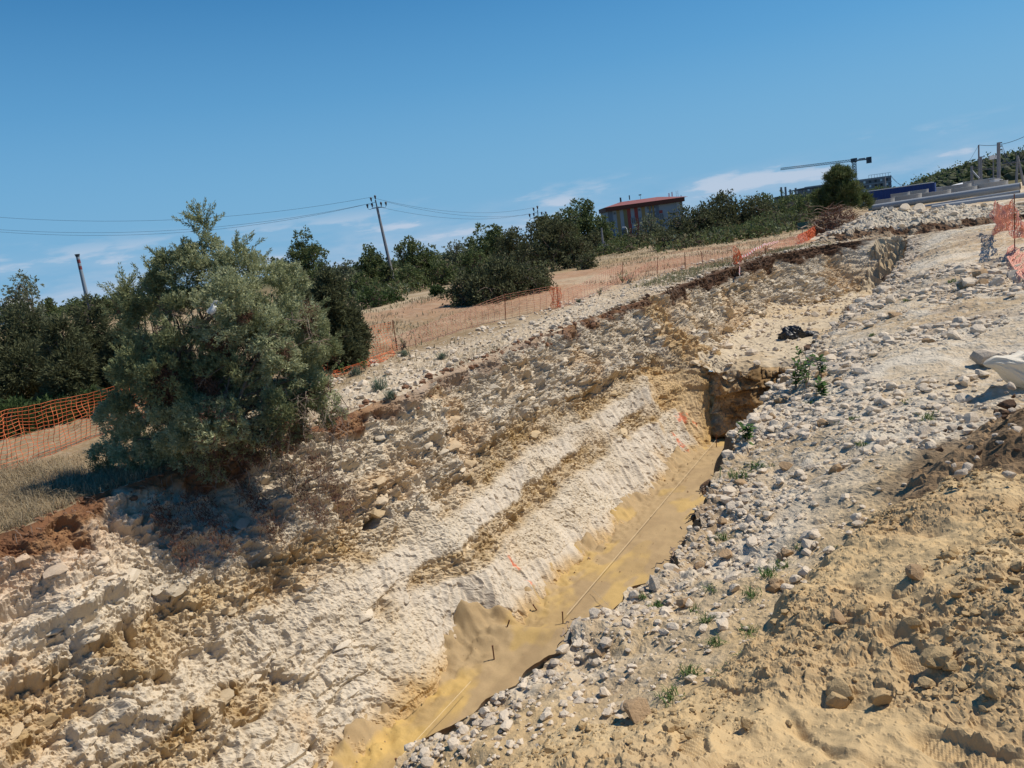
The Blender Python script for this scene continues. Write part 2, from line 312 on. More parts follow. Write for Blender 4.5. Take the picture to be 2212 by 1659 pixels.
# orange survey paint sprayed on the face near the pit's end
tgt = atd(1475, 905, 16.0); 
for (px, py, ru, rq) in ((1473, 903, .30, .17), (1467, 955, .09, .42), (1500, 915, .14, .10), (1122, 1235, .05, .35)):
    r = ray(px, py); w = P.reshape(-1, 3)-CAM; dn = np.linalg.norm(w, axis=1); i = int(np.argmax((w @ r)/dn)); iu, iq = U.ravel()[i], q.ravel()[i]
    m = sst(1., .4, ((U-iu)/ru)**2 + ((q-iq)/rq)**2)*sst(.0, .25, fbm(U*14, q*16, 2, 79)+.1); C = mixc(C, (.85, .16, .05), m*.6)
C = np.clip(C*(1+.06*(rid2-.5)[..., None]), .01, .9)
tag(obj('rock_face', mesh_np('rock_face', P, quads=grid_q(*U.shape), col=C*WARM, smooth=False), ROCK), kind='structure')
WP, WC, WU, WQ, WN, WUP, WCR = P, np.clip(C*WARM, .01, .9), U, q, wall_n, upper, crumb
# ------------------------------------------------------------------ pit floor, bench and the step between them
us = seq((-4, 5, .12, .05), (5, 22.6, .035, .05)); ss = np.linspace(0, 1, 110); U, S = np.meshgrid(us, ss, indexing='ij')
V0 = near_edge(us)[:, None]+1.0; V1 = foot(us)[:, None]+.35; V = V0+(V1-V0)*S
mound = np.exp(-((U-9.2)/.9)**2)*sst(7.0, 8.1, V)
Z = DZ + .035*fbm(U*.8, V*.8, 4, 81) + .012*fbm(U*6, V*6, 3, 82) +   .13*mound*(1+.3*fbm(U*4, V*4, 3, 83)) + .10*np.exp(-((U-9.3-.35*(8-V))/.22)**2) - .10*sst(9.5, 8.6, U)
Z += .20*sst(.9, 1., S)*(1+.8*fbm(U*3, V*3, 3, 88)) + .05*sst(.72, 1, S)*fbm(U*5, V*5, 3, 89) + .25*sst(.12, 0, S)
f1, f2, rid = vor(U*9, V*9, 84); Z += .035*np.clip(.35-f1, 0, 1)*(rid > .55)*(mound*2+.25)
h1, e1, _ = facet(U*5, V*5, 288); h2, e2, _ = facet(U*11, V*11, 289); Z += (.03*h2+.05*h1)*np.clip(sst(.74, .95, S)+mound*.8, 0, 1)
C = np.broadcast_to(np.float32([.40, .285, .15]), (*U.shape, 3)).copy()
C = mixc(C, (.49, .335, .125), sst(.22, .36, fbm(U*.9, V*1.6, 3, 85))*.85)
C = mixc(C, (.53, .355, .12), .9*sst(1.05, .8, ((U-6.6)/1.9)**2+((V-7.4-.07*(U-6.6))/.42)**2 + .35*fbm(U*2, V*2, 3, 86)))
C = mixc(C, (.32, .225, .12), sst(.05, .45, fbm(U*1.1+3, V*2.2, 4, 87))*.6); C = mixc(C, (.33, .24, .13), mound*.6)
tag(obj('pit_floor', mesh_np('pit_floor', np.stack([U, V, Z], -1), quads=grid_q(*U.shape), col=C), CLAY), kind='structure')
us = seq((21.3, 40.2, .05, .07)); U, S = np.meshgrid(us, np.linspace(0, 1, 90), indexing='ij')
kE = sst(35.5, 38.5, us)[:, None]; V0 = near_edge(us)[:, None]+.3-.6*kE; V1 = np.maximum(foot(us)[:, None]+.9, V0+.05)+.5*kE; V = V0+(V1-V0)*S
U = U + (.45+.9*(.5+.5*fbm(V*.9, V*0, 3, 91)))*(1-sst(21.3, 24, U)) ; Z = floor_z(np.maximum(U, 21.9)) + .05*fbm(U*.9, V*.9, 4, 92) + .02*fbm(U*7, V*7, 3, 93)
lip = 1-sst(21.5, 23.6, U); Z -= .30*(1-sst(0, .7, U-(21.75+.9*(.5+.5*fbm(V*.9, V*0, 3, 91))))); Z += lip*.09*fbm(U*4, V*4, 3, 94) + (.35*sst(.72, 1, S)*(1+.5*fbm(U*1.5, V*1.5, 3, 95)) + .25*sst(.2, 0, S))*(1-sst(34, 37, U))
f1, f2, rid = vor(U*7, V*7, 96); Z += .09*np.clip(.45-f1, 0, 1)*(rid > .5)*(.25+lip+sst(.6, .9, S))
h1, e1, _ = facet(U*2.5, V*2.5, 276); h2, e2, _ = facet(U*6, V*6, 277); Z += sst(36, 38, U)*(1-sst(39.7, 40.2, U))*(.30*h1+.15*h2) + (.02+.05*lip)*h2
C = np.broadcast_to(np.float32([.60, .53, .41]), (*U.shape, 3)).copy(); C = mixc(C, (.53, .43, .29), sst(0, .5, fbm(U*.8, V*.8, 4, 97))*.7)
tag(obj('bench_floor', mesh_np('bench_floor', np.stack([U, V, Z], -1), quads=grid_q(*U.shape), col=C*WARM, smooth=False), ROCK), kind='structure')
vs = np.linspace(3.6, 9.4, 210); S, Vm = np.meshgrid(np.linspace(0, 1, 130), vs, indexing='ij')
Z = DZ-.1 + (BZ-.10-DZ+.1)*S + .05*fbm(Vm*3, S*0, 3, 101)*sst(.9, 1, S); lw = np.floor(S*4+.6*fbm(Vm*.5, S, 3, 102))
Um = 21.25 + .55*S + .9*(.5+.5*fbm(Vm*.9, Vm*0, 3, 91))*S - .12*fbm(Vm*.9, S*2, 3, 103) + .16*((S*3.1+.5*fbm(Vm*.6, S, 3, 104)) % 1.) - .10*fbm(Vm*2.5, S*5, 4, 105)
f1, f2, rid = vor(Vm*2.4, S*4.5, 106); Um += .26*(rid-.5)*sst(0, .15, f2-f1); f1, f2, rid = vor(Vm*6, S*11, 206); Um += .12*(rid-.5)*sst(0, .15, f2-f1); f1, f2, rid = vor(Vm*13, S*25, 107); Um -= .08*np.clip(.6-f1, 0, 1)*rid
C = np.broadcast_to(np.float32([.46, .34, .20]), (*S.shape, 3)).copy(); C = mixc(C, (.27, .18, .09), sst(-.2, .3, fbm(Vm*.8, S*6, 4, 108))); C = mixc(C, (.58, .48, .34), sst(.1, .5, fbm(Vm*1.6, S*3, 4, 109)))
tag(obj('step_face', mesh_np('step_face', np.stack([Um, Vm, Z], -1), quads=grid_q(*S.shape)[:, ::-1], col=C*WARM, smooth=False), ROCK), kind='structure')
# near wall under the bank the camera stands on
us = seq((-4, 3, .08, .04), (3, 12, .035, .04), (12, 40.2, .04, .07)); U, S = np.meshgrid(us, np.linspace(0, 1, 70), indexing='ij')
ne = near_edge(us)[:, None]; nz_ = znear(us, near_edge(us))[:, None]; fzn = floor_z(us)[:, None]-.15
fzn = np.minimum(fzn, nz_-.03); nfv = ne + np.where(us < 21.8, 1.5, .7)[:, None]*(1-sst(37, 40.2, U[:, :1]))
V = ne + (nfv-ne)*S; Z = nz_+(fzn-nz_)*S
dd = .12*fbm(U*1.6, Z*1.6, 4, 111); f1, f2, rid = vor(U*5, Z*6, 112); dd += .09*(rid-.5)*sst(0, .2, f2-f1); f1, f2, rid = vor(U*13, Z*14, 113); dd += .045*np.clip(.6-f1, 0, 1)*rid
V = V + dd*sst(0, .08, S)*(1-sst(38.8, 40.1, U))
C = np.broadcast_to(np.float32([.52, .45, .34]), (*U.shape, 3)).copy(); C = mixc(C, (.17, .105, .06), (1-sst(.08, .2, S+.1*fbm(U*2, Z*2, 3, 114)))*.9)
C = mixc(C, (.46, .32, .16), sst(0, .5, fbm(U, Z*2, 4, 115))*.7)
tag(obj('near_face', mesh_np('near_face', np.stack([U, V, Z], -1), quads=grid_q(*U.shape)[:, ::-1], col=C*WARM, smooth=False), ROCK), kind='structure')
# ------------------------------------------------------------------ near bank
def poly_sd(U, V, poly):                  # signed distance, inside positive
    p = np.asarray(poly, float); d = np.full(np.shape(U), 1e9); ins = np.zeros(np.shape(U), bool)
    for a, b in zip(p, np.roll(p, -1, 0)):
        e = b-a; w0 = U-a[0]; w1 = V-a[1]; t_ = np.clip((w0*e[0]+w1*e[1])/(e @ e), 0, 1)
        d = np.minimum(d, np.hypot(w0-e[0]*t_, w1-e[1]*t_))
        c = ((a[1] <= V) & (b[1] > V)) | ((b[1] <= V) & (a[1] > V)); xx = a[0] + (V-a[1])/(e[1] if e[1] else 1e-9)*e[0]; ins ^= c & (U < xx)
    return np.where(ins, d, -d)
SANDP = [(-1.5, 2.4), (1.2, 2.25), (1.85, 2.0), (2.44, 1.66), (2.6, 1.3), (3.0, 1.18), (3.8, 1.08), (4.2, 1.0), (4.8, .88), (5., .65), (5.7, .2), (5.6, -.8), (5.0, -4), (-3, -5)]
SOILP = [(5.0, .72), (5.5, .82), (6.3, .52), (7.0, .22), (7.2, -.6), (6.6, -1.6), (5.2, -1.6), (4.75, -.2), (4.7, .45)]
def peb(U, V, sc, seed, thr, h):
    f1, f2, rid = vor(U*sc, V*sc, seed); r = .18+.28*((rid*7.3) % 1); return h*np.minimum(np.sqrt(np.clip(r*r-f1*f1, 0, 1))/.46, .25+.4*((rid*13.7) % 1))*(rid > thr), (f1 < r)*(rid > thr)*rid
def bank_base(U, V):
    e = near_edge(U); d = e-V
    z = land(U, V) + .07*fbm(U*.7, V*.7, 4, 121)*sst(0, .6, d) + .028*fbm(U*3, V*3, 3, 122) + .05*fbm(U*2.2, V*1.1, 3, 123)*sst(1.2, .2, d)
    return z
us = seq((-10, 1, .4, .08), (1, 2, .05, .016), (2, 7, .015, .019), (7, 41, .019, .10), (41, 90, .12, 1.0), (90, 2600, 4, 160)); Ss = np.concatenate([np.linspace(0, 3.6, 200), 3.6+np.geomspace(.02, 60, 95), [90, 200, 600, 2500]])
U, S = np.meshgrid(us, Ss, indexing='ij'); V = near_edge(us)[:, None] - S
Z = bank_base(U, V); dist = np.hypot(U, V); fade = 1-sst(40, 60, U)
p1, m1 = peb(U, V, 5, 124, .62, .075); p2, m2 = peb(U+.3, V, 11, 125, .45, .04); p3, m3 = peb(U, V+.2, 24, 126, .35, .018)
dens = sst(-.5, .2, fbm(U*.8, V*.8, 3, 127)); edge_k = sst(.9, .1, S)
Z = Z + fade*((p1*(.35+edge_k)*sst(2.5, 7, U)+.7*p2*(.4+.6*sst(2.5, 6, U)))*dens + .8*p3) + .008*fbm(U*12, V*12, 3, 128)*fade + .05*edge_k*fbm(U*6, V*6, 3, 130)*fade
C = np.broadcast_to(np.float32([.585, .51, .395]), (*U.shape, 3)).copy()
C = mixc(C, (.50, .39, .25), .75*sst(-.05, .45, fbm(U*.75, V*.75, 4, 131)))
C = mixc(C, (.48, .37, .235), .6*(1-sst(3.2, 6, U)))
C = mixc(C, (.66, .63, .56), .8*sst(.1, .4, fbm(U*1.3+7, V*1.3, 4, 132)))
C = mixc(C, (.66, .62, .54), np.clip((m1+m2+.6*m3)*fade, 0, 1)*.8)
C = mixc(C, (.36, .29, .22), .6*sst(.25, .55, fbm(U*.6+3, V*.9, 4, 133))*sst(7, 10, U))
C = mixc(C, (.52, .40, .23), .8*sst(1.0, .2, -poly_sd(U, V, SANDP)+.3*fbm(U*2, V*2, 3, 134)))
C = mixc(C, (.20, .15, .10), .85*sst(.25, -.05, -poly_sd(U, V, SOILP)+.15*fbm(U*3, V*3, 3, 135)))
C = mixc(C, (.24, .17, .11), .7*sst(.10, .5, fbm(U*1.1, S*2, 4, 136))*sst(.45, .1, S)*fade)
tag(obj('near_bank', mesh_np('near_bank', np.stack([U, V, Z], -1), quads=grid_q(*U.shape)[:, ::-1], col=C*WARM, smooth=False), EARTH), kind='structure')
bankU, bankS, bankZ = us, Ss, Z
def on_bank(u, v):
    i = np.clip(np.searchsorted(bankU, u), 0, len(bankU)-1); s = near_edge(np.float64(u))-v; j = np.clip(np.searchsorted(bankS, s), 0, len(bankS)-1); return float(bankZ[i, j])
# ------------------------------------------------------------------ sand heap and soil heap on the bank
us = seq((-1.5, 1.4, .08, .03), (1.4, 6.2, .0068, .014)); vs = np.concatenate([np.linspace(2.2, -.7, 400), np.linspace(-.72, -5, 60)])
U, V = np.meshgrid(us, vs, indexing='ij'); sd = poly_sd(U, V, SANDP)+.10*fbm(U*2.2, V*2.2, 4, 141)+.04*fbm(U*9, V*9, 2, 151)
heap = .16*sst(-.05, 1.1, sd) + .13*sst(-.06, .12, sd) - .14*sst(.0, -.25, sd)
rid_ = 1-np.abs(fbm(U*1.6+.5*fbm(U*2, V*2, 2, 142), V*1.6, 3, 143)); soft = fbm(U*2.1, V*2.1, 2, 144)
Z = land(U, V) + .07*fbm(U*.7, V*.7, 4, 121)*sst(0, .6, near_edge(us)[:, None]-V) + heap + sst(0, .3, sd)*(.040*(rid_-.6)+.016*soft+.018*fbm(U*3.3, V*3.3, 3, 145)+.018*fbm(U*8, V*8, 3, 245)+.008*fbm(U*20, V*20, 3, 247)*sst(-.2, .3, fbm(U*1.5, V*1.5, 2, 248))-.014*np.abs(fbm(U*5, V*5, 2, 246))) + .007*fbm(U*18, V*18, 3, 146)
p1, m1 = peb(U, V, 9, 147, .70, .03); p2, m2 = peb(U, V, 20, 148, .55, .015); cl_ = sst(-.15, .3, fbm(U*1.2, V*1.2, 3, 149)); p3, m3 = peb(U+.1, V, 42, 150, .5, .007)
ptl = [(3.35, -.05, .6), (2.6, -.35, .2), (3.9, .15, 1.0), (2.9, .45, .5), (3.0, -.75, .9), (4.3, -.2, .3), (1.9, .75, .7), (2.3, .2, 1.2), (3.7, -.6, .1), (2.15, 1.0, .4)]
foots = np.zeros_like(U); tread = np.zeros_like(U)
for (a, b, r) in ptl:
    x = (U-a)*math.cos(r)+(V-b)*math.sin(r); y = -(U-a)*math.sin(r)+(V-b)*math.cos(r); e = (x/.16)**2+(y/(.058-.012*np.cos(x*20)))**2
    foots = np.maximum(foots, sst(1.35, .8, e)); Z += .012*np.exp(-((np.sqrt(e)-1.35)/.22)**2); tread += sst(1., .8, e)*.0035*np.sin(x*260)
Z = np.where(foots > 0, Z*(1-.0)+0, Z) - .020*foots + tread
Z += (1.2*p1+1.3*p2)*cl_*(1-foots) + p3*(1-foots)*1.2
for (a, b, r, w) in ((2.5, -.5, .5, .8), (3.2, .55, .9, .7), (2.0, .95, .2, .6), (3.6, -.35, 1.2, .7), (1.75, .3, .7, .5), (2.9, .05, .3, .6)):
    x = (U-a)*math.cos(r)+(V-b)*math.sin(r); y = -(U-a)*math.sin(r)+(V-b)*math.cos(r)+.05*np.sin(x*5); Z += .04*np.exp(-(x/w)**2)*np.where(y < 0, np.exp(-(y/.06)**2), np.exp(-(y/.22)**2))
crk = sst(-.05, .35, fbm(U*1.3+4, V*1.3, 3, 260)); h1, e1, _ = facet(U*16, V*16, 261); h2, e2, _ = facet(U*38, V*38, 262); Z += (1-foots)*crk*(.020*np.maximum(h1, -.2)+.010*np.maximum(h2, -.2))
Z += -.02*sst(.06, .0, np.abs(fbm(U*1.1+8, V*1.1, 3, 263)))*(1-foots)
C = np.broadcast_to(np.float32([.53, .385, .205]), (*U.shape, 3)).copy(); C = mixc(C, (.57, .43, .245), sst(-.1, .5, soft)*.7); C = mixc(C, (.40, .28, .15), .55*crk); C = mixc(C, (.43, .30, .16), .6*sst(.0, .5, fbm(U*1.6, V*1.6, 4, 152))*(1-foots)); C = mixc(C, (.44, .32, .18), np.clip(m1+m2, 0, 1)*cl_*.5)
SANDZ = (us, vs, Z)
tag(obj('sand_heap', mesh_np('sand_heap', np.stack([U, V, Z], -1), quads=grid_q(*U.shape)[:, ::-1], col=C, smooth=False), SAND), 'low trampled heap of yellow sand with footprints on the bank', 'sand heap')
def on_sand(u, v):
    i = np.clip(np.searchsorted(SANDZ[0], u), 0, len(SANDZ[0])-1); j = np.argmin(abs(SANDZ[1]-v)); return float(SANDZ[2][i, j])
U, V = np.meshgrid(np.linspace(4.3, 7.6, 190), np.linspace(1.1, -2, 160), indexing='ij'); sd = poly_sd(U, V, SOILP)+.12*fbm(U*3, V*3, 4, 161)
Z = land(U, V) + .28*sst(-.05, .7, sd) - .16*sst(.04, -.2, sd) + .05*fbm(U*4, V*4, 4, 162)*sst(0, .2, sd)+.02
p1, m1 = peb(U, V, 8, 163, .4, .05); p2, m2 = peb(U, V, 18, 164, .3, .022); Z += (p1+p2)*sst(0, .1, sd)
C = np.broadcast_to(np.float32([.19, .135, .085]), (*U.shape, 3)).copy(); C = mixc(C, (.34, .25, .16), sst(0, .5, fbm(U*2, V*2, 4, 165))); 
tag(obj('soil_heap', mesh_np('soil_heap', np.stack([U, V, Z], -1), quads=grid_q(*U.shape)[:, ::-1], col=C*WARM, smooth=False), EARTH), 'brown soil heap with grey stones behind the yellow sand', 'soil heap')
# ------------------------------------------------------------------ ground beyond the trench, out to the horizon
us = seq((-1500, -30, 160, 12), (-30, 2, 2, .15), (2, 20, .06, .08), (20, 45, .08, .14), (45, 110, .15, 1.0), (110, 2600, 5, 180)); Ss = np.concatenate([np.linspace(0, 6, 110), 6+np.geomspace(.07, 60, 110), [80, 110, 160, 250, 400, 700, 1300, 2600]])
U, S = np.meshgrid(us, Ss, indexing='ij'); V = far_edge(us)[:, None]+S; Z = land(U, V); fd = 1-sst(60, 120, np.hypot(U, V))
Z = Z + fd*sst(0, .3, S)*(.05*fbm(U*.6, V*.6, 4, 171)+.03*fbm(U*2.5, V*2.5, 3, 172))
stony = sst(8, 11, U)*sst(3.2, 1.6, S+.8*fbm(U*.5, V*.5, 3, 173))*(1-sst(36, 44, U)); p1, m1 = peb(U, V, 6, 174, .5, .06); p2, m2 = peb(U, V, 12, 175, .4, .03)
Z += fd*(p1+p2)*(.15+stony)*sst(0, .15, S)
C = np.broadcast_to(np.float32([.30, .23, .145]), (*U.shape, 3)).copy(); C = mixc(C, (.38, .30, .19), sst(-.2, .4, fbm(U*.35, V*.35, 4, 176)))
C = mixc(C, (.42, .27, .18), .85*sst(19, 25, U)*sst(2.2, 3.2, S+fbm(U*.4, V*.4, 3, 177))*(1-sst(13, 17, S))*(1-sst(48, 60, U)))
C = mixc(C, (.55, .48, .38), .85*stony); C = mixc(C, (.62, .58, .50), np.clip(m1+m2, 0, 1)*(.25+.6*stony)*fd)
C = mixc(C, (.50, .42, .31), .8*sst(.1, .45, fbm(U*.22+2, V*.22, 4, 178))*sst(12, 20, U)*fd)
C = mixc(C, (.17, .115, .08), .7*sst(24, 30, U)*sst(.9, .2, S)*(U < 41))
C = mixc(C, (.08, .09, .04), .8*sst(100, 220, np.hypot(U, V)))
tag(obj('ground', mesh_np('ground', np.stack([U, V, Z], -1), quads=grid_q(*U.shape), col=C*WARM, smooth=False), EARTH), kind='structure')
GU, GS, GZ = us, Ss, Z
def on_far(u, v):
    i = np.clip(np.searchsorted(GU, u), 0, len(GU)-1); j = np.clip(np.searchsorted(GS, v-float(far_edge(u))), 0, len(GS)-1); return float(GZ[i, j])
def gz(x, y): return on_bank(x, y) if (y < 6.35 and x < 90) else on_far(x, y)
# heaps at the end of the trench: pale rubble and a bank of dark soil before it
HU, HV = np.meshgrid(np.linspace(40.3, 60, 240), np.linspace(12.5, -6, 250), indexing='ij')
def blob(U, V, a, b, ru, rv, h): return h*np.exp(-((U-a)/ru)**2-((V-b)/rv)**2)
hz = blob(HU, HV, 50, 7.6, 3.6, 3.2, 1.15)+blob(HU, HV, 50.5, 3.5, 3.2, 3, .52)+blob(HU, HV, 50, -1, 3.5, 4, .36)
rz = hz*(1+.25*fbm(HU*.7, HV*.7, 3, 181)) - .12
p1, m1 = peb(HU, HV, 2.3, 182, .5, .17); p2, m2 = peb(HU, HV, 5, 183, .25, .14); p3, m3 = peb(HU, HV, 10, 184, .3, .06); kk = sst(.05, .3, rz); RZ = land(HU, HV)+rz+kk*(p1+p2+p3)+.03*fbm(HU*3, HV*3, 3, 185)
C = np.broadcast_to(np.float32([.58, .54, .46]), (*HU.shape, 3)).copy(); C = mixc(C, (.66, .63, .56), np.clip(m1+m2, 0, 1)*.7); C = mixc(C, (.42, .32, .21), .6*sst(.1, .5, fbm(HU*.8, HV*.8, 4, 186)))
tag(obj('rubble_heap', mesh_np('rubble_heap', np.stack([HU, HV, RZ], -1), quads=grid_q(*HU.shape)[:, ::-1], col=C*WARM, smooth=False), EARTH), 'pale heap of broken limestone at the far end of the trench', 'rubble heap')
def on_rub(u, v): return float(RZ[np.argmin(abs(HU[:, 0]-u)), np.argmin(abs(HV[0]-v))])
U, V = np.meshgrid(np.linspace(40.4, 46.5, 130), np.linspace(10.5, -3, 220), indexing='ij'); c0 = np.interp(V, [-3, 2, 5, 8, 10.5], [44.6, 44.2, 43, 42.4, 42])
Z = land(U, V)-.1 + .42*np.exp(-((U-c0)/.9)**2)*sst(10.4, 9, V)*sst(-3, -1, V)*(1+.3*fbm(U*1.2, V*1.2, 3, 191)); p1, m1 = peb(U, V, 5, 192, .3, .10); p2, m2 = peb(U, V, 11, 193, .3, .05); h1, e1, rr1 = facet(U*3.5, V*3.5, 196); Z += (p1+p2)*.9+.04*fbm(U*4, V*4, 3, 194)+.16*h1
C = np.broadcast_to(np.float32([.14, .085, .055]), (*U.shape, 3)).copy(); C = mixc(C, (.24, .165, .11), sst(0, .5, fbm(U*1.5, V*1.5, 3, 195))); C = mixc(C, (.50, .43, .34), sst(.78, .9, rr1)); C = mixc(C, (.46, .38, .28), .7*sst(.15, .4, fbm(U*.9, V*.9, 3, 197)))
tag(obj('soil_ridge', mesh_np('soil_ridge', np.stack([U, V, Z], -1), quads=grid_q(*U.shape)[:, ::-1], col=C*WARM, smooth=False), EARTH), 'dark brown ridge of soil in front of the pale rubble heap', 'soil heap')
# ------------------------------------------------------------------ stones
def ico(sub):
    b = bmesh.new(); bmesh.ops.create_icosphere(b, subdivisions=sub, radius=1); b.verts.ensure_lookup_table()
    V = np.array([v.co[:] for v in b.verts]); T = np.array([[v.index for v in f.verts] for f in b.faces]); b.free(); return V, T
I0, I1, I2 = ico(1), ico(2), ico(3)
def rock_shape(base, rng, flat=.62, cuts=9, jag=.16):
    V = base[0].copy()
    V = V*(1+jag*(vn(V[:, 0]*2.2+rng.random()*50, V[:, 1]*2.2, V[:, 2]*2.2, int(rng.integers(999)))-.5)[:, None]*2)
    for _ in range(cuts):                  # planar breaks
        n = rng.normal(size=3); n /= np.linalg.norm(n); d = .44+.34*rng.random(); e = V @ n - d; V = V - np.clip(e, 0, None)[:, None]*n
    return V*np.array([1.15, .85+.2*rng.random(), flat+.2*rng.random()])
rr = np.random.default_rng(5)
ROCKME = {}
def rock_meshes(key, m, n, base, **k):
    L = []
    for i in range(n):
        me = mesh_np(key, rock_shape(base, rr, **k), tris=base[1], smooth=False); me.materials.append(m); L.append(me)
    ROCKME[key] = L
rock_meshes('limestone', STONE, 12, I1); rock_meshes('big', STONE, 6, I2, cuts=12); rock_meshes('grey', GREYST, 6, I1); rock_meshes('brown', BROWNST, 5, I1)
rock_meshes('clod', CLOD, 8, I1, flat=.75, cuts=5, jag=.25); rock_meshes('bigclod', CLOD, 5, I2, flat=.7, cuts=9, jag=.3); rock_meshes('dirt', DIRT, 5, I1, flat=.7, jag=.3)
def rock(name, key, p, r, label, cat, group=None, rot=None, sc=None):
    me = ROCKME[key][int(rr.integers(len(ROCKME[key])))]
    o = obj(name, me, loc=tuple(p)); o.scale = (r, r, r) if sc is None else sc
    o.rotation_euler = (rr.normal()*.25, rr.normal()*.25, rr.random()*6.28) if rot is None else rot
    return tag(o, label, cat, group)
def scatter_stuff(name, mt, P, R, base, rng, label_kind='stuff', flat=.6, parent=None):
    k = 10; shapes = [rock_shape(base, rng, flat, 5) for _ in range(k)]; mb = MB()
    a = rng.random(len(P))*6.28; nV = len(base[0])
    for i in range(k):
        idx = np.arange(i, len(P), k); c, s_ = np.cos(a[idx]), np.sin(a[idx]); S = shapes[i]
        X = S[None, :, 0]*c[:, None]-S[None, :, 1]*s_[:, None]; Y = S[None, :, 0]*s_[:, None]+S[None, :, 1]*c[:, None]; Zz = np.broadcast_to(S[None, :, 2], X.shape)
        V = np.stack([X, Y, Zz], -1)*R[idx][:, None, None] + P[idx][:, None]
        T = (base[1][None]+(np.arange(len(idx))*nV)[:, None, None]).reshape(-1, 3); mb.add(V, t=T)
    return tag(mb.build(name, mt), kind='stuff')
def sand_in(u, v): return poly_sd(np.array([u]), np.array([v]), SANDP)[0] > -.05
g = np.random.default_rng(11); n_ = 60000; uu = 1.6+38*g.random(n_)**1.75; vv = near_edge(uu) - g.random(n_)**1.3*(2.6+uu*.28)   # stones strewn over the near bank
dn_ = vn(uu*.9, vv*.9, seed=300); ok = (vv > uu*.75-13) & (poly_sd(uu, vv, SANDP) < -.03) & (dn_ > .30+.3*g.random(n_)); kp = g.random(len(uu)) < .35+.65*sst(3, 8, uu); ok = ok & kp; uu, vv = uu[ok][:10000], vv[ok][:10000]
rs = np.minimum((.0035+.0058*g.exponential(size=len(uu))**1.25)*(1+.16*np.clip(uu-2, 0, 14)), .05+.012*uu); cand = np.stack([uu, vv, np.minimum(rs, .016+.0085*uu)], -1)
cand = np.array(cand); size = cand[:, 2]/np.hypot(np.hypot(cand[:, 0], cand[:, 1]), 1.8); od = np.argsort(-size); big, rest = cand[od[:270]], cand[od[270:]]
for u, v, r in big:
    br = g.random() < .12; lip_ = float(near_edge(u))-v < .45; sn = poly_sd(np.array([u]), np.array([v]), SANDP)[0] > -.45
    w_ = 'on the near lip of the trench' if lip_ else ('at the foot of the sand heap' if sn else ('on the gravel between sand heap and step' if u < 9 else 'on the far stretch of the stony bank'))
    rock('brown_stone' if br else 'limestone_rock', 'brown' if br else 'limestone', (u, v, on_bank(u, v)+r*.22), r, ('loose brown stone ' if br else 'pale limestone rock ')+w_, 'rock', ('brown stones ' if br else 'limestone rocks ')+w_)
P = np.array([[u, v, on_bank(u, v)+r*.2] for u, v, r in rest]); scatter_stuff('gravel', STONE, P, rest[:, 2], I0, g)
named = [  # single rocks that stand out: px, py (photo), radius in pixels, key, label
 (1412, 1262, 21, 'grey', 'upright grey lump of rock perched on the trench lip', (.2, .1, .4), (.8, .75, 1.5)),
 (2130, 775, 30, 'grey', 'broad weathered grey boulder beside the white plastic sack', None, None), (2075, 1020, 28, 'brown', 'brown weathered boulder at the edge of the soil heap', None, None),
 (2122, 1030, 15, 'grey', 'grey rock beside the brown boulder on the soil heap', None, None), (2108, 1052, 26, 'limestone', 'flat white slab between the soil heap and the sand', None, None),
 (2090, 610, 20, 'big', 'large white boulder with a small stone leaning on it', None, None), (2078, 636, 11, 'limestone', 'small white stone leaning on the large white boulder', None, None),
 (1725, 690+380, 1, 'limestone', '', None, None)]
for px, py, rp, key, lab, rot, sc in named[:-1]:
    p = onz(px, py, 1.0)
    for _ in range(6): p = onz(px, py+rp*.4, on_bank(p[0], p[1])+.02)
    d = np.linalg.norm(p-CAM); r = rp*d/F; rock('boulder' if rp > 17 else 'rock', key, (p[0], p[1], p[2]+r*.35), r, lab, 'rock', rot=rot, sc=None if sc is None else tuple(np.array(sc)*r))
n_ = 90000; uu = 1.5+4.3*g.random(n_); vv = 2.0-3.4*g.random(n_)          # clods on the sand
ok = (poly_sd(uu, vv, SANDP) > .02) & (vn(uu*1.7, vv*1.7, seed=310)+.5*(vn(uu*5, vv*5, seed=311)-.5) > .32+.42*g.random(n_)); uu, vv = uu[ok][:16000], vv[ok][:16000]
cl = np.stack([uu, vv, np.minimum(.0016+.0030*g.exponential(size=len(uu))**1.2, .03)], -1)
cl = np.array(cl); od = np.argsort(-cl[:, 2]/np.hypot(cl[:, 0], cl[:, 1])); big, rest = cl[od[:190]], cl[od[190:]]
for u, v, r in big: rock('sand_clod', 'clod', (u, v, on_sand(u, v)+r*.3), r, 'small hardened clod of yellow sand lying on the sand heap', 'clod', 'clods on the sand heap')
P = np.array([[u, v, on_sand(u, v)+r*.25] for u, v, r in rest]); scatter_stuff('sand_crumbs', CLOD, P, rest[:, 2], I0, g, flat=.75)
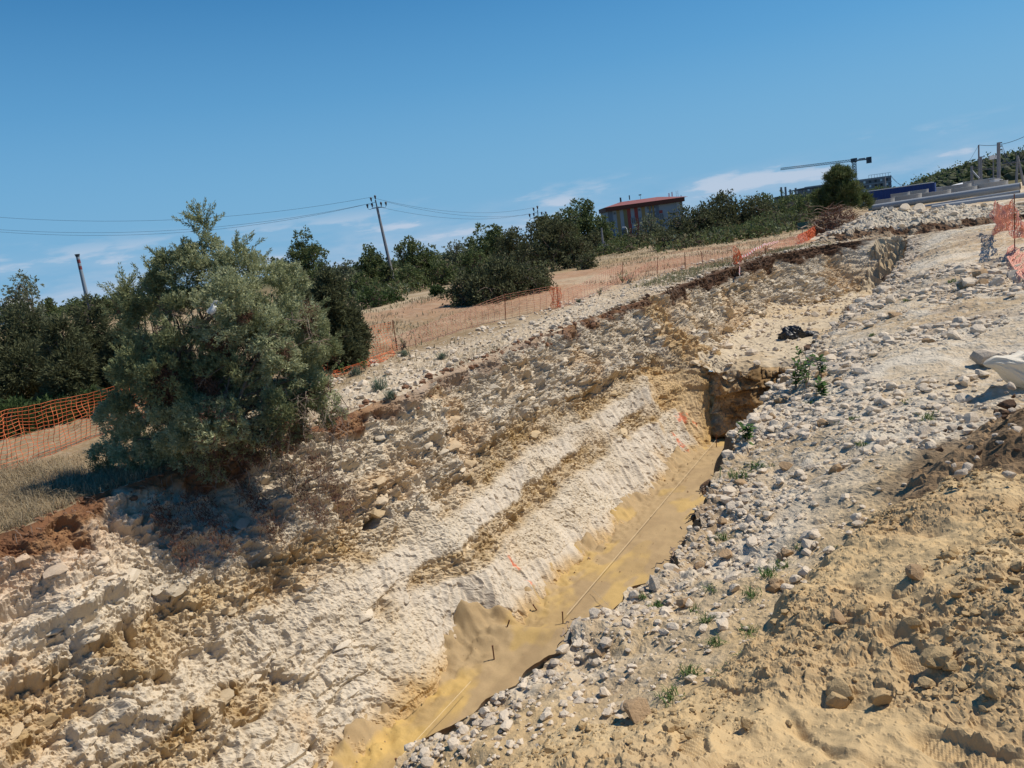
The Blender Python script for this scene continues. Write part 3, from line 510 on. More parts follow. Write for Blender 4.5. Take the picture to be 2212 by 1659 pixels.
for px, py, rp, key, lab in [(2020, 1415, 33, 'bigclod', 'largest square sand lump with a second lump leaning on its side'), (2052, 1436, 17, 'bigclod', 'sand lump leaning against the largest square lump'),
   (1818, 1490, 28, 'bigclod', 'flat wedge of hardened sand on the sand heap slope'), (1810, 1510, 20, 'clod', 'crumbled sand lump below the flat wedge'), (1905, 1508, 20, 'bigclod', 'dark pitted sand lump beside the flat wedge'),
   (1974, 1235, 22, 'brown', 'reddish brown stone sticking up from the sand ridge'), (1970, 1345, 15, 'clod', 'angular sand lump halfway up the sand heap'), (1375, 1535, 32, 'brown', 'long brown rock at the foot of the sand heap by the trench lip'),
   (1810, 1330, 20, 'brown', 'rough brown clod on the shaded side of the sand ridge'), (1860, 1315, 16, 'bigclod', 'crumbly clod beside the rough brown clod'), (1445, 1570, 15, 'bigclod', 'round sand lump near the long brown rock'),
   (2000, 1475, 14, 'clod', 'knobbly pair-shaped clod below the largest square lump'), (2145, 1490, 16, 'clod', 'rounded clod alone on the smooth sand'), (1610, 1560, 13, 'clod', 'rounded clod standing in the rilled sand')]:
    p = onz(px, py, 1.2)
    for _ in range(8): p = onz(px, py+rp*.4, on_sand(p[0], p[1])+.01)
    d = np.linalg.norm(p-CAM); r = rp*d/F; rock('sand_lump', key, (p[0], p[1], p[2]+r*.28), r, lab, 'clod' if 'clod' in key else 'rock')
# stones on the soil heap, rubble heap, far bank and the floors
P, R = [], []
for _ in range(1700):
    u, v = 41.5+14*g.random(), -6+17*g.random()
    if blob(u, v, 50, 7.6, 4, 3.4, 1)+blob(u, v, 50.5, 3.5, 3.4, 3, 1)+blob(u, v, 50, -2, 4, 6, 1) < .25: continue
    r = .035+.05*g.exponential()**1.2; P.append((u, v, on_rub(u, v)+r*.25)); R.append(min(r, .30))
P, R = np.array(P), np.array(R); od = np.argsort(-R/P[:, 0]**2*(P[:, 0] < 51)); 
for i in od[:110]: rock('rubble_rock', 'limestone', P[i], R[i], 'pale angular stone in the rubble heap at the trench end', 'rock', 'stones of the rubble heap')
scatter_stuff('rubble', STONE, P[od[110:]], R[od[110:]], I0, g)
for px, py, rp, lab in [(1805, 492, 19, 'big white boulder at the foot of the rubble heap by the brush pile'), (1925, 475, 13, 'long white block lying in the middle of the rubble heap'), (1955, 478, 13, 'square white block low on the rubble heap'), (1985, 473, 16, 'rounded white boulder at the rubble heap foot above the soil ridge'), (1868, 445, 12, 'upright white block at the left shoulder of the rubble heap')]:
    p = onz(px, py+rp*.5, 1.0)
    for _ in range(10): p = .5*p+.5*onz(px, py+rp*.5, on_rub(p[0], p[1]))
    d = np.linalg.norm(p-CAM); r = rp*d/F; rock('boulder', 'big', (p[0], p[1], on_rub(p[0], p[1])+r*.3), r, lab, 'rock')
P, R = [], []
for _ in range(2600):
    u = 8+32*g.random(); s = g.random()**1.6*3.2; v = float(far_edge(u))+.1+s; r = min(.02+.022*g.exponential(), .2); P.append((u, v, on_far(u, v)+r*.2)); R.append(r)
P, R = np.array(P), np.array(R); od = np.argsort(-R/P[:, 0]); 
for i in od[:60]: rock('edge_rock', 'limestone', P[i], R[i], 'pale rock on the stony strip along the far lip of the trench', 'rock', 'rocks along the far lip')
scatter_stuff('edge_gravel', STONE, P[od[60:]], R[od[60:]], I0, g)
P, R = [], []
for _ in range(700):
    u = 22.3+14*g.random(); t_ = g.random(); n0, f0 = float(near_edge(u))+.6, float(foot(u)); v = f0-.1-(f0-n0)*t_**2.2; r = .025+.03*g.exponential(); P.append((u, v, float(floor_z(np.float64(u)))+r*.3+.30*sst(.72, 1, 1-t_))); R.append(min(r, .2))
scatter_stuff('bench_gravel', STONE, np.array(P), np.array(R), I0, g)
P, R = [], []
for _ in range(200):
    u = 4+17*g.random(); t_ = g.random()**2.5; n0, f0 = float(near_edge(u))+2, float(foot(u)); v = f0-.1-(f0-n0)*t_; r = .005+.007*g.exponential(); P.append((u, v, DZ+r*.4+.02)); R.append(min(r, .05))
scatter_stuff('floor_pebbles', BROWNST, np.array(P), np.array(R), I0, g)
P, R = [], []
for _ in range(1500):
    u = 1.8+36*g.random()**1.5; v = float(near_edge(u))-.05-.35*g.random()**2; r = min((.006+.007*g.exponential())*(1+.13*max(u-2, 0)), .10); P.append((u, v, on_bank(u, v)+r*.2)); R.append(r)
scatter_stuff('lip_rubble', GREYST, np.array(P), np.array(R), I0, g)
P, R = [], []
for _ in range(160):
    u, v = 4.8+2.3*g.random(), -.9+1.6*g.random()
    if poly_sd(np.array([u]), np.array([v]), SOILP)[0] < .02: continue
    r = min(.014+.013*g.exponential(), .06); P.append((u, v, float(land(u, v))+.26+r*.2)); R.append(r)
for p, r in zip(P, R): rock('heap_stone', 'grey' if g.random() < .6 else 'dirt', p, r, 'grey or brown stone half sunk in the brown soil heap', 'rock', 'stones in the soil heap')
# ------------------------------------------------------------------ grass, weeds and twigs
def blades(mb, P, n, h, sp, w, cols, rng, lean=.5, bend=True):
    """n blades fanning from each point"""
    P = np.repeat(np.asarray(P, float), n, 0); m = len(P); a = rng.random(m)*6.28; L = h*(.5+.7*rng.random(m)); o = rng.normal(size=(m, 2))*sp
    d = np.stack([np.cos(a), np.sin(a)], -1); ln = lean*(.3+rng.random(m)); s = np.stack([-d[:, 1], d[:, 0], 0*a], -1)*(w*(.6+.7*rng.random(m)))[:, None]
    b0 = P.copy(); b0[:, :2] += o; mid = b0 + np.concatenate([d*(ln*L*.35)[:, None], (L*.6)[:, None]], 1); tip = b0 + np.concatenate([d*(ln*L)[:, None], (L*np.clip(1.05-.45*ln, .3, 1))[:, None]], 1)
    V = np.stack([b0-s, b0+s, mid-s*.7, mid+s*.7, tip], 1); i = np.arange(m)[:, None]*5
    c = np.asarray(cols)[rng.integers(len(cols), size=m)]*(.75+.5*rng.random(m))[:, None]
    mb.add(V, t=np.concatenate([i+[2, 3, 4]]), q=i+[0, 1, 3, 2], c=np.repeat(c, 5, 0).reshape(-1, 3))
GREEN = [(.09, .15, .045), (.12, .18, .06), (.07, .13, .04), (.16, .19, .08)]; DRY = [(.42, .33, .20), (.36, .28, .17), (.30, .24, .16), (.46, .38, .25)]; OLIVE = [(.20, .21, .12), (.26, .24, .15), (.15, .17, .09)]
tuft = [(1448, 1505, 34), (1618, 1368, 22), (1660, 1240, 30), (1540, 1275, 18), (1528, 1340, 24), (1490, 1455, 30), (1545, 1390, 18), (1580, 1470, 40), (1625, 1285, 26), (1690, 1225, 26), (1730, 1335, 18), (1500, 1320, 15), (1610, 1420, 18), (1595, 1030, 30), (2010, 905, 26), (1850, 905, 14), (1815, 915, 14), (1640, 1010, 26), (2060, 610, 14), (1750, 870, 14), (1830, 790, 10), (1885, 725, 12), (1955, 870, 14), (1860, 960, 13), (1420, 1310, 18), (1390, 1290, 16), (1960, 650, 10), (1800, 1190, 14), (1725, 1185, 13), (1560, 1165, 22)]
for k_, (px, py, rp) in enumerate(tuft):
    p = onz(px, py, .9)
    for _ in range(6): p = onz(px, py, on_bank(p[0], p[1]))
    d = np.linalg.norm(p-CAM); r = rp*d/F; mb = MB(); n = 26 if rp > 16 else 14
    blades(mb, [p+[0, 0, -.01]], n*2, max(r*.75, .05), r*.36, max(.0028, .0006*d), GREEN, rr, 1.3)
    tag(mb.build('grass_tuft', GRASS, loc=p), 'small green grass tuft growing between stones on the near bank', 'grass tuft', 'grass tufts on the near bank')
def stem_plant(p, h, label, cols, leaf=.05, nstem=3, dead=False, name='weed', spread=.25, nleaf=16):
    t = thing(name, label, 'plant', p); st, lf = MB(), MB()
    for s in range(nstem):
        a = rr.random()*6.28; tip = np.array([math.cos(a)*h*spread, math.sin(a)*h*spread, h*(.7+.4*rr.random())]); pts = [p + tip*f + np.array([0, 0, .0]) + rr.normal(size=3)*.01*h for f in np.linspace(0, 1, 5)]
        st.tube(pts, np.linspace(.006, .002, 5)*(h/.4)**.5, 4)
        for i in range(nleaf):
            f = .2+.8*rr.random(); c0 = p+tip*f; b = rr.random()*6.28; d = np.array([math.cos(b), math.sin(b), .3*rr.normal()+.2]); s_ = np.cross(d, [0, 0, 1]); s_ = s_/np.linalg.norm(s_)*leaf*.28
            L = leaf*(.7+.6*rr.random()); c = np.array(cols[int(rr.integers(len(cols)))])*(.8+.4*rr.random())
            lf.add([c0, c0+d*L*.5+s_, c0+d*L, c0+d*L*.5-s_+[0, 0, leaf*.12]], q=[[0, 1, 2, 3]], c=c)
    st.build('stem', TWIG, t); lf.build('leaves', GRASS, t); return t
def bankpt(px, py):
    p = onz(px, py, .9)
    for _ in range(6): p = onz(px, py, on_bank(p[0], p[1]))
    return p
def farpt(px, py):
    p = onz(px, py, .3)
    for _ in range(8): p = onz(px, py, on_far(p[0], p[1]))
    return p
DG = [(.06, .12, .03), (.08, .15, .04), (.10, .17, .05)]
for px, py, h, lab in [(1718, 843, .34, 'tall leafy green weed on the trench lip above the step'), (1742, 838, .45, 'tallest spiky weed with bare stems on the trench lip'), (1775, 818, .26, 'leafy weed growing alone back from the trench lip'), (1777, 855, .15, 'small low weed on the pale gravel near the lip'), (1610, 962, .2, 'bushy weed hanging at the lip above the pit end')]:
    stem_plant(bankpt(px, py), h, lab, DG, .075, 4)
for px, py, h, lab, cs in [(1345, 612, .42, 'leafy weed beside the thin fence rod on the far lip', DG), (1362, 612, .4, 'bare twiggy weed by the thin fence rod', OLIVE), (880, 757, .5, 'dark twiggy weed at the foot of the leaning red fence rod', OLIVE), (868, 762, .35, 'purple-grey low weed under the red fence rod', [(.14, .09, .10), (.12, .10, .08)]), (745, 812, .3, 'dark leafed seedling in the dry grass by the fallen net', DG), (790, 800, .35, 'low dark bush among white stones on the far lip', DG), (1655, 545, .35, 'green tussock between the tape and the far lip', DG), (1200+95, 640, .3, 'grey-green tuft on the far lip', OLIVE)]:
    stem_plant(farpt(px, py), h, lab, cs, .05, 7, spread=.45, nleaf=22)
for px, py, r, lab in [(770, 810, .28, 'blue-green grass tussock near the fallen orange net'), (820, 842, .32, 'largest blue-green grass tussock by the trench lip'), (845, 860, .2, 'grey cushion tussock right on the trench lip'), (875, 770, .22, 'dull green tussock beside the red fence rod'), (955, 775, .2, 'pale green tussock behind the overhanging rocks'), (1250, 655, .2, 'flat green tussock beyond the crumbling lip')]:
    p = farpt(px, py); mb = MB(); blades(mb, [p], 120, r, r*.22, .006, [(.16, .21, .15), (.20, .24, .17), (.12, .17, .12)], rr, .9); tag(mb.build('grass_tussock', GRASS, loc=p), lab, 'grass tussock')
mb = MB(); P = []                                                  # dry grass over the far bank
n_ = 30000; uu = -1+26*g.random(n_)**1.3; vv = far_edge(uu)+.05+g.random(n_)**1.5*9
w_ = vn(uu*.5, vv*.5, seed=330)+np.where(uu < 5.5, .45, 0); ok = (w_ > .42+.25*g.random(n_)) & ((uu < 10) | (g.random(n_) > .55)); P = [(a, b, on_far(a, b)-.01) for a, b in zip(uu[ok][:5200], vv[ok][:5200])]; ul = 1+5*g.random(1500); PL = [(a, b, on_far(a, b)-.01) for a, b in zip(ul, far_edge(ul)+.1+3.5*g.random(1500))]; blades(mb, PL, 9, .26, .07, .0035, DRY, rr, 1.3)
P = np.array(P); blades(mb, P[:3400], 7, .17, .05, .0035, DRY, rr, 1.2); blades(mb, P[3400:], 6, .12, .05, .004, DRY+OLIVE, rr, 1.2)
P2 = []
n_ = 9000; uu = 14+60*g.random(n_); vv = 13+48*g.random(n_); ok = vn(uu*.16, vv*.16, seed=331) > .45; P2 = [(a, b, on_far(a, b)) for a, b in zip(uu[ok][:2600], vv[ok][:2600])]
blades(mb, P2, 9, .20, .28, .016, DRY+OLIVE[:1], rr, 1.0)
P3 = [(u, float(far_edge(u))+.3+1.6*g.random(), 0) for u in 26+13*g.random(500)]; P3 = [(a, b, on_far(a, b)) for a, b, _ in P3]
blades(mb, P3, 8, .22, .12, .008, OLIVE+GREEN[3:]+DRY[:1], rr, 1.0)
tag(mb.build('dry_grass', GRASS), 'dry straw-coloured grass over the far bank', 'grass', kind='stuff')
# roots and dead stems hanging from both lips
mb = MB()
for _ in range(200):
    far = True; u = 1+34*g.random()
    if far: v = float(far_edge(u))-.05; z = on_far(u, v+.1)-.1*g.random(); sgn = -1
    else: v = float(near_edge(u))+.03; z = on_bank(u, v-.1)-.02; sgn = 1
    L = .15+.35*g.random(); a = g.normal()*.8; p = np.array([u, v, z]); pts = [p + np.array([a*f*L*.5, sgn*L*(.45*f), .03*math.sin(f*3)*(sgn < 0)-L*f*f*.8])+g.normal(size=3)*.012 for f in np.linspace(0, 1, 5)]
    mb.tube(pts, np.linspace(.006, .0025, 5)*(1 if u < 15 else 1.6), 3, cap=False)
tag(mb.build('hanging_roots', TWIG), 'thin dry roots and stems hanging over the trench lips', 'roots', kind='stuff')

P, R = [], []
for _ in range(900):                         # crumbled soil along the far lip
    u = .5+39*g.random(); s_ = g.normal()*.12; v = float(far_edge(u))+s_; r = min(.02+.02*g.exponential(), .10); P.append((u, v, on_far(u, max(v, float(far_edge(u))+.02))-(.0 if s_ > 0 else -s_*1.2)+r*.1)); R.append(r)
P, R = np.array(P), np.array(R); lt = P[:, 0] < 20
scatter_stuff('lip_soil_clods', mat('red_soil', (.22, .115, .065), .98, .25, 8, 60, .2, .6, 60), P[lt], R[lt], I0, g, flat=.7); scatter_stuff('lip_soil_clods', DIRT, P[~lt], R[~lt], I0, g, flat=.7)

# clods of dark soil and roots overhanging the near lip
for px, py, rp, lab in [(1500, 1190, 30, 'dark rooty soil clump overhanging the widest part of the pit'), (1520, 1140, 26, 'dark soil clump just beyond the widest overhang'), (1545, 1085, 26, 'rooty overhang below the bushy green tuft'), (1570, 1030, 22, 'dark overhang at the bend of the near lip'), (1300, 1350, 26, 'grey crumbled clump hanging at the lip by the iron peg'), (1225, 1425, 22, 'pitted grey lump on the lip over the clay mound'), (1800, 735, 20, 'dark soil clump with red-brown twigs on the lip by the bench'), (1895, 655, 16, 'dark soil overhang on the lip near the trench end'), (1945, 590, 15, 'dark overhanging soil at the far end of the lip'), (1850, 700, 14, 'small dark clump on the lip along the bench')]:
    p = bankpt(px, py); v = float(near_edge(p[0])); p = np.array([p[0], v+.02, on_bank(p[0], v-.03)-.06]); d = np.linalg.norm(p-CAM); r = rp*d/F; t = thing('soil_clump', lab, 'soil clump', p); mb, tw = MB(), MB()
    S_ = rock_shape(I2, rr, .8, 5, .45)*r; mb.add(p+S_*[1.3, .7, .8]+[0, 0, -.2*r], t=I2[1]); mb.build('clump', DIRT if 'grey' not in lab else GREYST, t)
    for _ in range(34): a0 = p+rr.normal(size=3)*[r*.9, r*.3, r*.3]; e = a0+np.array([rr.normal()*.7, .25+.35*rr.random(), -.6+.9*rr.random()])*r*.8; limb_pts = [a0+(e-a0)*f+rr.normal(size=3)*.06*r for f in np.linspace(0, 1, 5)]; tw.tube(limb_pts, np.linspace(.0045, .0015, 5)*(1+d*.05), 3, cap=False)
    tw.build('roots', TWIG, t)['kind'] = 'stuff'

# angular blocks and slabs standing proud of the rock face, coloured like the bed they sit in
def face_blocks(name, n, r0, r1, seed, flat, base, wgt):
    g2 = np.random.default_rng(seed); w = wgt.ravel()*np.gradient(WU[:, 0])[:, None].repeat(WU.shape[1], 1).ravel(); idx = g2.choice(len(w), n, p=w/w.sum()); Pp = WP.reshape(-1, 3)[idx]; Cc = WC.reshape(-1, 3)[idx]; Nn = WN[idx//WU.shape[1]]
    R_ = r0+(r1-r0)*g2.random(n)**2.5; mb = MB(); a = g2.normal(size=n)*.35
    for i in range(12):
        S = rock_shape(base, g2, flat, 7); ii = np.arange(i, n, 12); c, s_ = np.cos(a[ii])[:, None], np.sin(a[ii])[:, None]; X = S[None, :, 0]*c-S[None, :, 1]*s_; Y = S[None, :, 0]*s_+S[None, :, 1]*c
        V = np.stack([X, Y, np.broadcast_to(S[None, :, 2], X.shape)+.12*X], -1)*R_[ii][:, None, None]+(Pp[ii]-Nn[ii]*(R_[ii]*.25)[:, None])[:, None]
        mb.add(V, t=(base[1][None]+(np.arange(len(ii))*len(S))[:, None, None]).reshape(-1, 3), c=np.repeat(Cc[ii]*(.88+.28*g2.random(len(ii)))[:, None], len(S), 0))
    return tag(mb.build(name, ROCK), kind='stuff')
face_blocks('face_crumbs', 5200, .018, .07, 41, .6, I0, (WCR*1.6+.55*WUP)*sst(.3, .5, WQ)); face_blocks('face_slabs', 420, .06, .22, 42, .38, I1, (WUP+.4*WCR)*sst(.35, .6, WQ)*(WU < 36))
# ------------------------------------------------------------------ trees and bushes
def leaf_cloud(mb, C, D, L, W, cols, rng, nb=4, spread=.55, two=True):
    """at each centre C a sprig of nb pointed blades along direction D"""
    m = len(C); c0 = np.repeat(C, nb, 0); d = np.repeat(D, nb, 0) + rng.normal(size=(m*nb, 3))*spread; d /= np.linalg.norm(d, axis=1)[:, None]+1e-9
    l = L*(.6+.8*rng.random(m*nb)); s = np.cross(d, rng.normal(size=(m*nb, 3))); s /= np.linalg.norm(s, axis=1)[:, None]+1e-9; s *= (W*(.7+.6*rng.random(m*nb)))[:, None]
    b = c0 + rng.normal(size=c0.shape)*L*.25; V = np.stack([b, b+d*(l*.55)[:, None]+s, b+d*l[:, None], b+d*(l*.55)[:, None]-s], 1)
    ci = np.asarray(cols)[rng.integers(len(cols), size=m)]*(.8+.4*rng.random(m))[:, None]; c = np.repeat(np.repeat(ci, nb, 0)*(.9+.2*rng.random(m*nb))[:, None], 4, 0)
    mb.add(V, q=np.arange(m*nb)[:, None]*4+np.arange(4), c=c)
def lobes_pts(lobes, n, rng, shell=.55):
    w = np.array([l[3]**2 for l in lobes]); idx = rng.choice(len(lobes), n, p=w/w.sum()); L = np.array(lobes)[idx]
    d = rng.normal(size=(n, 3)); d /= np.linalg.norm(d, axis=1)[:, None]; r = (shell+(1-shell)*rng.random(n)**.7)
    k = vn(d[:, 0]*2.3+idx*7, d[:, 1]*2.3, d[:, 2]*2.3, 5); r = r*(.72+.5*k)
    sq = L[:, 4] if L.shape[1] > 4 else np.ones(n)
    m = 16; sub = rng.integers(m, size=n); sd_ = np.random.default_rng(int(rng.integers(1 << 30))).normal(size=(len(lobes), m, 3)); sd_ /= np.linalg.norm(sd_, axis=2)[..., None]; off = sd_[idx, sub]   # each lobe is a cluster of clumps
    ax_ = np.stack([np.ones(n), np.ones(n), sq], -1); P = L[:, :3] + off*(L[:, 3]*.74)[:, None]*ax_ + d*(L[:, 3]*r*.36)[:, None]*ax_; dd = d*.7+off; return P, dd/(np.linalg.norm(dd, axis=1)[:, None]+1e-9)
def limb(mb, a, b, r0, r1, rng, sag=.12, k=5, n=6):
    a, b = np.asarray(a, float), np.asarray(b, float); L = np.linalg.norm(b-a); o = rng.normal(size=3)*L*sag
    pts = [a+(b-a)*f + o*math.sin(f*math.pi) + rng.normal(size=3)*L*.025*(0 < f < 1) for f in np.linspace(0, 1, n)]; mb.tube(pts, np.linspace(r0, r1, n), k); return pts
def tree(name, label, cat, base, lobes, n, L, W_, cols, rng, group=None, nb=4, trunk=.12, shell=.5, up=.35, spread=.55, bare=0, dead=0):
    base = np.asarray(base, float); t = thing(name, label, cat, base, group); tk, lf = MB(), MB()
    hi = max(l[2] for l in lobes); cx = np.mean([l[:3] for l in lobes], 0); fork = base + (np.array([cx[0], cx[1], hi])-base)*.35
    limb(tk, base-[0, 0, .1], fork, trunk, trunk*.7, rng, .05, 7)
    for l in sorted(lobes, key=lambda l: -l[3])[:14]:
        p = limb(tk, fork, np.array(l[:3])+[0, 0, l[3]*.3], trunk*.5, trunk*.12, rng, .1, 5)
        for _ in range(3): d = rng.normal(size=3); limb(tk, p[3+int(rng.integers(3))], np.array(l[:3])+d/np.linalg.norm(d)*l[3]*.85, trunk*.16, trunk*.04, rng, .12, 4, 4)
    for _ in range(bare):
        l = lobes[int(rng.integers(len(lobes)))]; d = rng.normal(size=3); d[2] = abs(d[2]); limb(tk, np.array(l[:3]), np.array(l[:3])+d/np.linalg.norm(d)*l[3]*1.25, trunk*.12, trunk*.03, rng, .15, 4, 5)
    P, d = lobes_pts(lobes, n, rng, shell); d = d+[0, 0, up]; leaf_cloud(lf, P, d/np.linalg.norm(d, axis=1)[:, None], L, W_, cols, rng, nb, spread)
    tk.build('trunk', BARK, t); lf.build('crown', LEAF, t); return t
def px_lobes(L, d, rng, deep=.0):         # lobes given as photo pixels (x, y, radius, depth offset m)
    out = []
    for l in L:
        dd = d+(l[3] if len(l) > 3 else 0); p = atd(l[0], l[1], dd); out.append((*p, l[2]*dd/F*1.0))
    return out
def auto_lobes(px, top, w, d, zb, rng, k=9, shape='round'):
    c = atd(px, top, d); h = max(c[2]-zb, .5); r = w*d/F/2; L = []
    if shape == 'juniper':
        for i in range(k):
            f = (i+.5)/k; z = zb+h*(.12+.74*f); rr_ = r*(1-.75*f)**.8; a = rng.random()*6.28; q_ = rr_*.45*rng.random()**.5; L.append((c[0]+math.cos(a)*q_, c[1]+math.sin(a)*q_, z, max(rr_*.75, .16*h), 1.0))
        for i in range(k//2): a = rng.random()*6.28; L.append((c[0]+math.cos(a)*r*.62, c[1]+math.sin(a)*r*.62, zb+h*(.15+.35*rng.random()), r*.42, .9))
        L.append((c[0], c[1], zb+h*.9, .12*h, 1.3))
    else:
        for i in range(k):
            a = rng.random()*6.28; e = rng.random(); z = zb+h*(.38+.47*e); q_ = r*(.62 if e < .7 else .35)*rng.random()**.5; L.append((c[0]+math.cos(a)*q_, c[1]+math.sin(a)*q_, z, r*(.34+.2*rng.random()), .9))
        L.append((c[0], c[1], zb+h*.62, r*.55, .9)); L.append((c[0]+rng.normal()*r*.15, c[1], zb+h-.3*r*.5, r*.32, .9))
        for i in range(4): a = rng.random()*6.28; L.append((c[0]+math.cos(a)*r*.55, c[1]+math.sin(a)*r*.55, zb+h*.22, r*.4, .8))
    return (c[0], c[1], zb), L
JUN = [(0.225, 0.246, 0.121), (0.257, 0.278, 0.136), (0.197, 0.213, 0.104), (0.284, 0.31, 0.153)]; JUND = [(0.09, 0.098, 0.048), (0.108, 0.117, 0.058), (0.078, 0.085, 0.042), (0.128, 0.139, 0.068)]
OAK = [(0.104, 0.136, 0.051), (0.128, 0.16, 0.064), (0.08, 0.112, 0.045), (0.16, 0.184, 0.08)]; DEADC = [(.17, .085, .055), (.20, .11, .075), (.13, .075, .05)]; GREYG = [(0.156, 0.182, 0.117), (0.195, 0.215, 0.143), (0.13, 0.156, 0.098)]
tr = np.random.default_rng(21)
# the big juniper leaning over the far lip
HB = np.array([6.75, 11.15, on_far(6.75, 11.3)-.05]); hd = float((HB-CAM) @ HEAD)
HL = [(480, 770, 135, .2), (430, 610, 72, 0), (440, 540, 42, 0), (438, 497, 17, 0), (437, 477, 7, 0), (505, 560, 36, 0), (380, 590, 55, 0), (520, 610, 70, .1), (590, 650, 72, .2), (640, 700, 75, .2), (680, 760, 55, .1), (345, 610, 38, 0), (330, 660, 60, 0), (285, 650, 30, -.1), (270, 632, 12, -.1),
      (300, 700, 60, .2), (330, 780, 70, .2), (290, 800, 50, -.5), (345, 815, 55, -.6), (290, 880, 60, 0), (420, 850, 95, 0), (400, 770, 80, -.3), (550, 760, 90, -.3), (590, 830, 80, -.2), (640, 830, 65, -.1), (690, 840, 45, 0), (470, 945, 45, -.9), (500, 925, 35, -.9), (540, 880, 75, -.3), (600, 930, 55, -.2), (660, 900, 55, .1), (715, 890, 32, .2), (350, 930, 80, 0), (270, 950, 50, .2), (225, 990, 35, .3), (420, 970, 70, -.3), (330, 1000, 55, .1), (500, 1000, 50, -.2), (640, 600, 30, .2), (600, 590, 25, .1), (510, 640, 60, -.5), (470, 690, 70, -.6), (590, 720, 60, -.5), (380, 690, 60, -.5), (610, 790, 45, -.6), (530, 950, 45, -.4), (450, 890, 70, -.5), (380, 920, 60, -.45), (560, 950, 55, -.35), (430, 1015, 45, -.1), (300, 960, 60, -.1), (500, 830, 80, -.5), (420, 920, 60, -.6), (610, 880, 55, -.4), (250, 900, 40, 0), (370, 860, 60, -.6)]
lob = px_lobes(HL, hd, tr); t = thing('juniper_tree', 'big shaggy grey-green juniper leaning over the trench, dead brown twigs hanging below', 'tree', HB); tk, lf, dl, bt = MB(), MB(), MB(), MB()
fork = HB+[0, -.1, .5]; limb(tk, HB-[0, 0, .2], fork, .13, .11, tr, .1, 7)
for l in sorted(lob, key=lambda l: -l[3])[:30]:
    p = limb(tk, fork, np.array(l[:3])+[0, 0, l[3]*.2], .045, .012, tr, .10, 5, 7)
    for _ in range(4): d = tr.normal(size=3); limb(tk, p[3+int(tr.integers(3))], np.array(l[:3])+d/np.linalg.norm(d)*l[3]*.95, .010, .003, tr, .12, 4, 5)
P, d = lobes_pts(lob, 60000, tr, .35); keep = vn(P[:, 0]*3.1, P[:, 1]*3.1, P[:, 2]*3.1, 77) > .30; P, d = P[keep], d[keep]
hgt = (P[:, 2]-HB[2]); right = (P-HB) @ SIDE; dead = (tr.random(len(P)) < .75*sst(.9, -.1, hgt)*sst(-.1, .9, right)) | ((vn(P[:, 0]*3, P[:, 1]*3, P[:, 2]*3, 78) > .70) & (hgt < 2.3) & (right > -.4))
dir_ = d+[0, 0, .45]; dir_ /= np.linalg.norm(dir_, axis=1)[:, None]; dir_[dead] = d[dead]*.6+[0, 0, -.6]
pale = vn(P[:, 0]*1.3, P[:, 1]*1.3, P[:, 2]*1.3, 79)
for sel, cols in ((~dead & (pale < .5), JUN), (~dead & (pale >= .5), [(.40, .42, .235), (.44, .455, .27), (.33, .35, .19)])): leaf_cloud(lf, P[sel], dir_[sel], .05, .0075, cols, tr, 7, .6)
leaf_cloud(dl, P[dead], dir_[dead], .075, .006, DEADC, tr, 4, .6)
for l in lob[:28]:                          # loose shoots that break the outline
    for _ in range(7):
        dd = tr.normal(size=3); dd[2] = abs(dd[2])+.5; dd /= np.linalg.norm(dd); a0 = np.array(l[:3])+dd*l[3]*.85; nn = 22; f = np.linspace(0, 1, nn)[:, None]; Q = a0+dd*f*(.16+.18*tr.random()); leaf_cloud(lf, Q, np.repeat(dd[None], nn, 0), .05, .006, JUN, tr, 4, .5)
lf.build('crown', LEAF, t); dl.build('dead_foliage', LEAF, t)
for _ in range(70):                         # bare twigs, many hanging down the face
    px, py = 480+270*tr.random(), 850+190*tr.random(); a0 = atd(px, py, hd-.3-.2*tr.random()); L = .25+.5*tr.random(); a = tr.normal(); e = a0+np.array([a*.3*L, -.15*L, -L*(.3+.7*tr.random())]); pp = limb(bt, a0, e, .008, .003, tr, .18, 4, 7)
    for _ in range(3): limb(bt, pp[2+int(tr.integers(4))], pp[4]+tr.normal(size=3)*.18, .004, .002, tr, .2, 3, 4)
for _ in range(34):
    px, py = 330+360*tr.random(), 660+260*tr.random(); a0 = atd(px, py, hd-.55); e = a0+np.array([tr.normal()*.22, -.1, -.2*tr.random()+.1*tr.normal()]); pp = limb(bt, a0, e, .006, .002, tr, .16, 4, 6)
    for _ in range(3): limb(bt, pp[2+int(tr.integers(3))], pp[4]+tr.normal(size=3)*.12, .003, .0015, tr, .2, 3, 4)
tk.build('trunk', BARK, t); bt.build('bare_twigs', TWIG, t)['kind'] = 'stuff'
for k_, (u0, v0) in enumerate(((6.3, 10.95), (7.0, 10.75), (7.7, 10.55), (8.2, 10.45), (5.8, 11.1))):   # torn-off brown sprays lying on the face
    c0 = np.array([u0, v0-.25, -.15]); n = 420; f = tr.random(n); Q = c0+np.stack([tr.normal(size=n)*.12, -f*.75-.05*tr.random(n), -f*.95+tr.normal(size=n)*.05], -1); mb = MB()
    leaf_cloud(mb, Q, np.tile([0., -.3, -.8], (n, 1)), .07, .005, DEADC, tr, 3, .6); sp = tag(mb.build('dead_spray', LEAF, t), None)
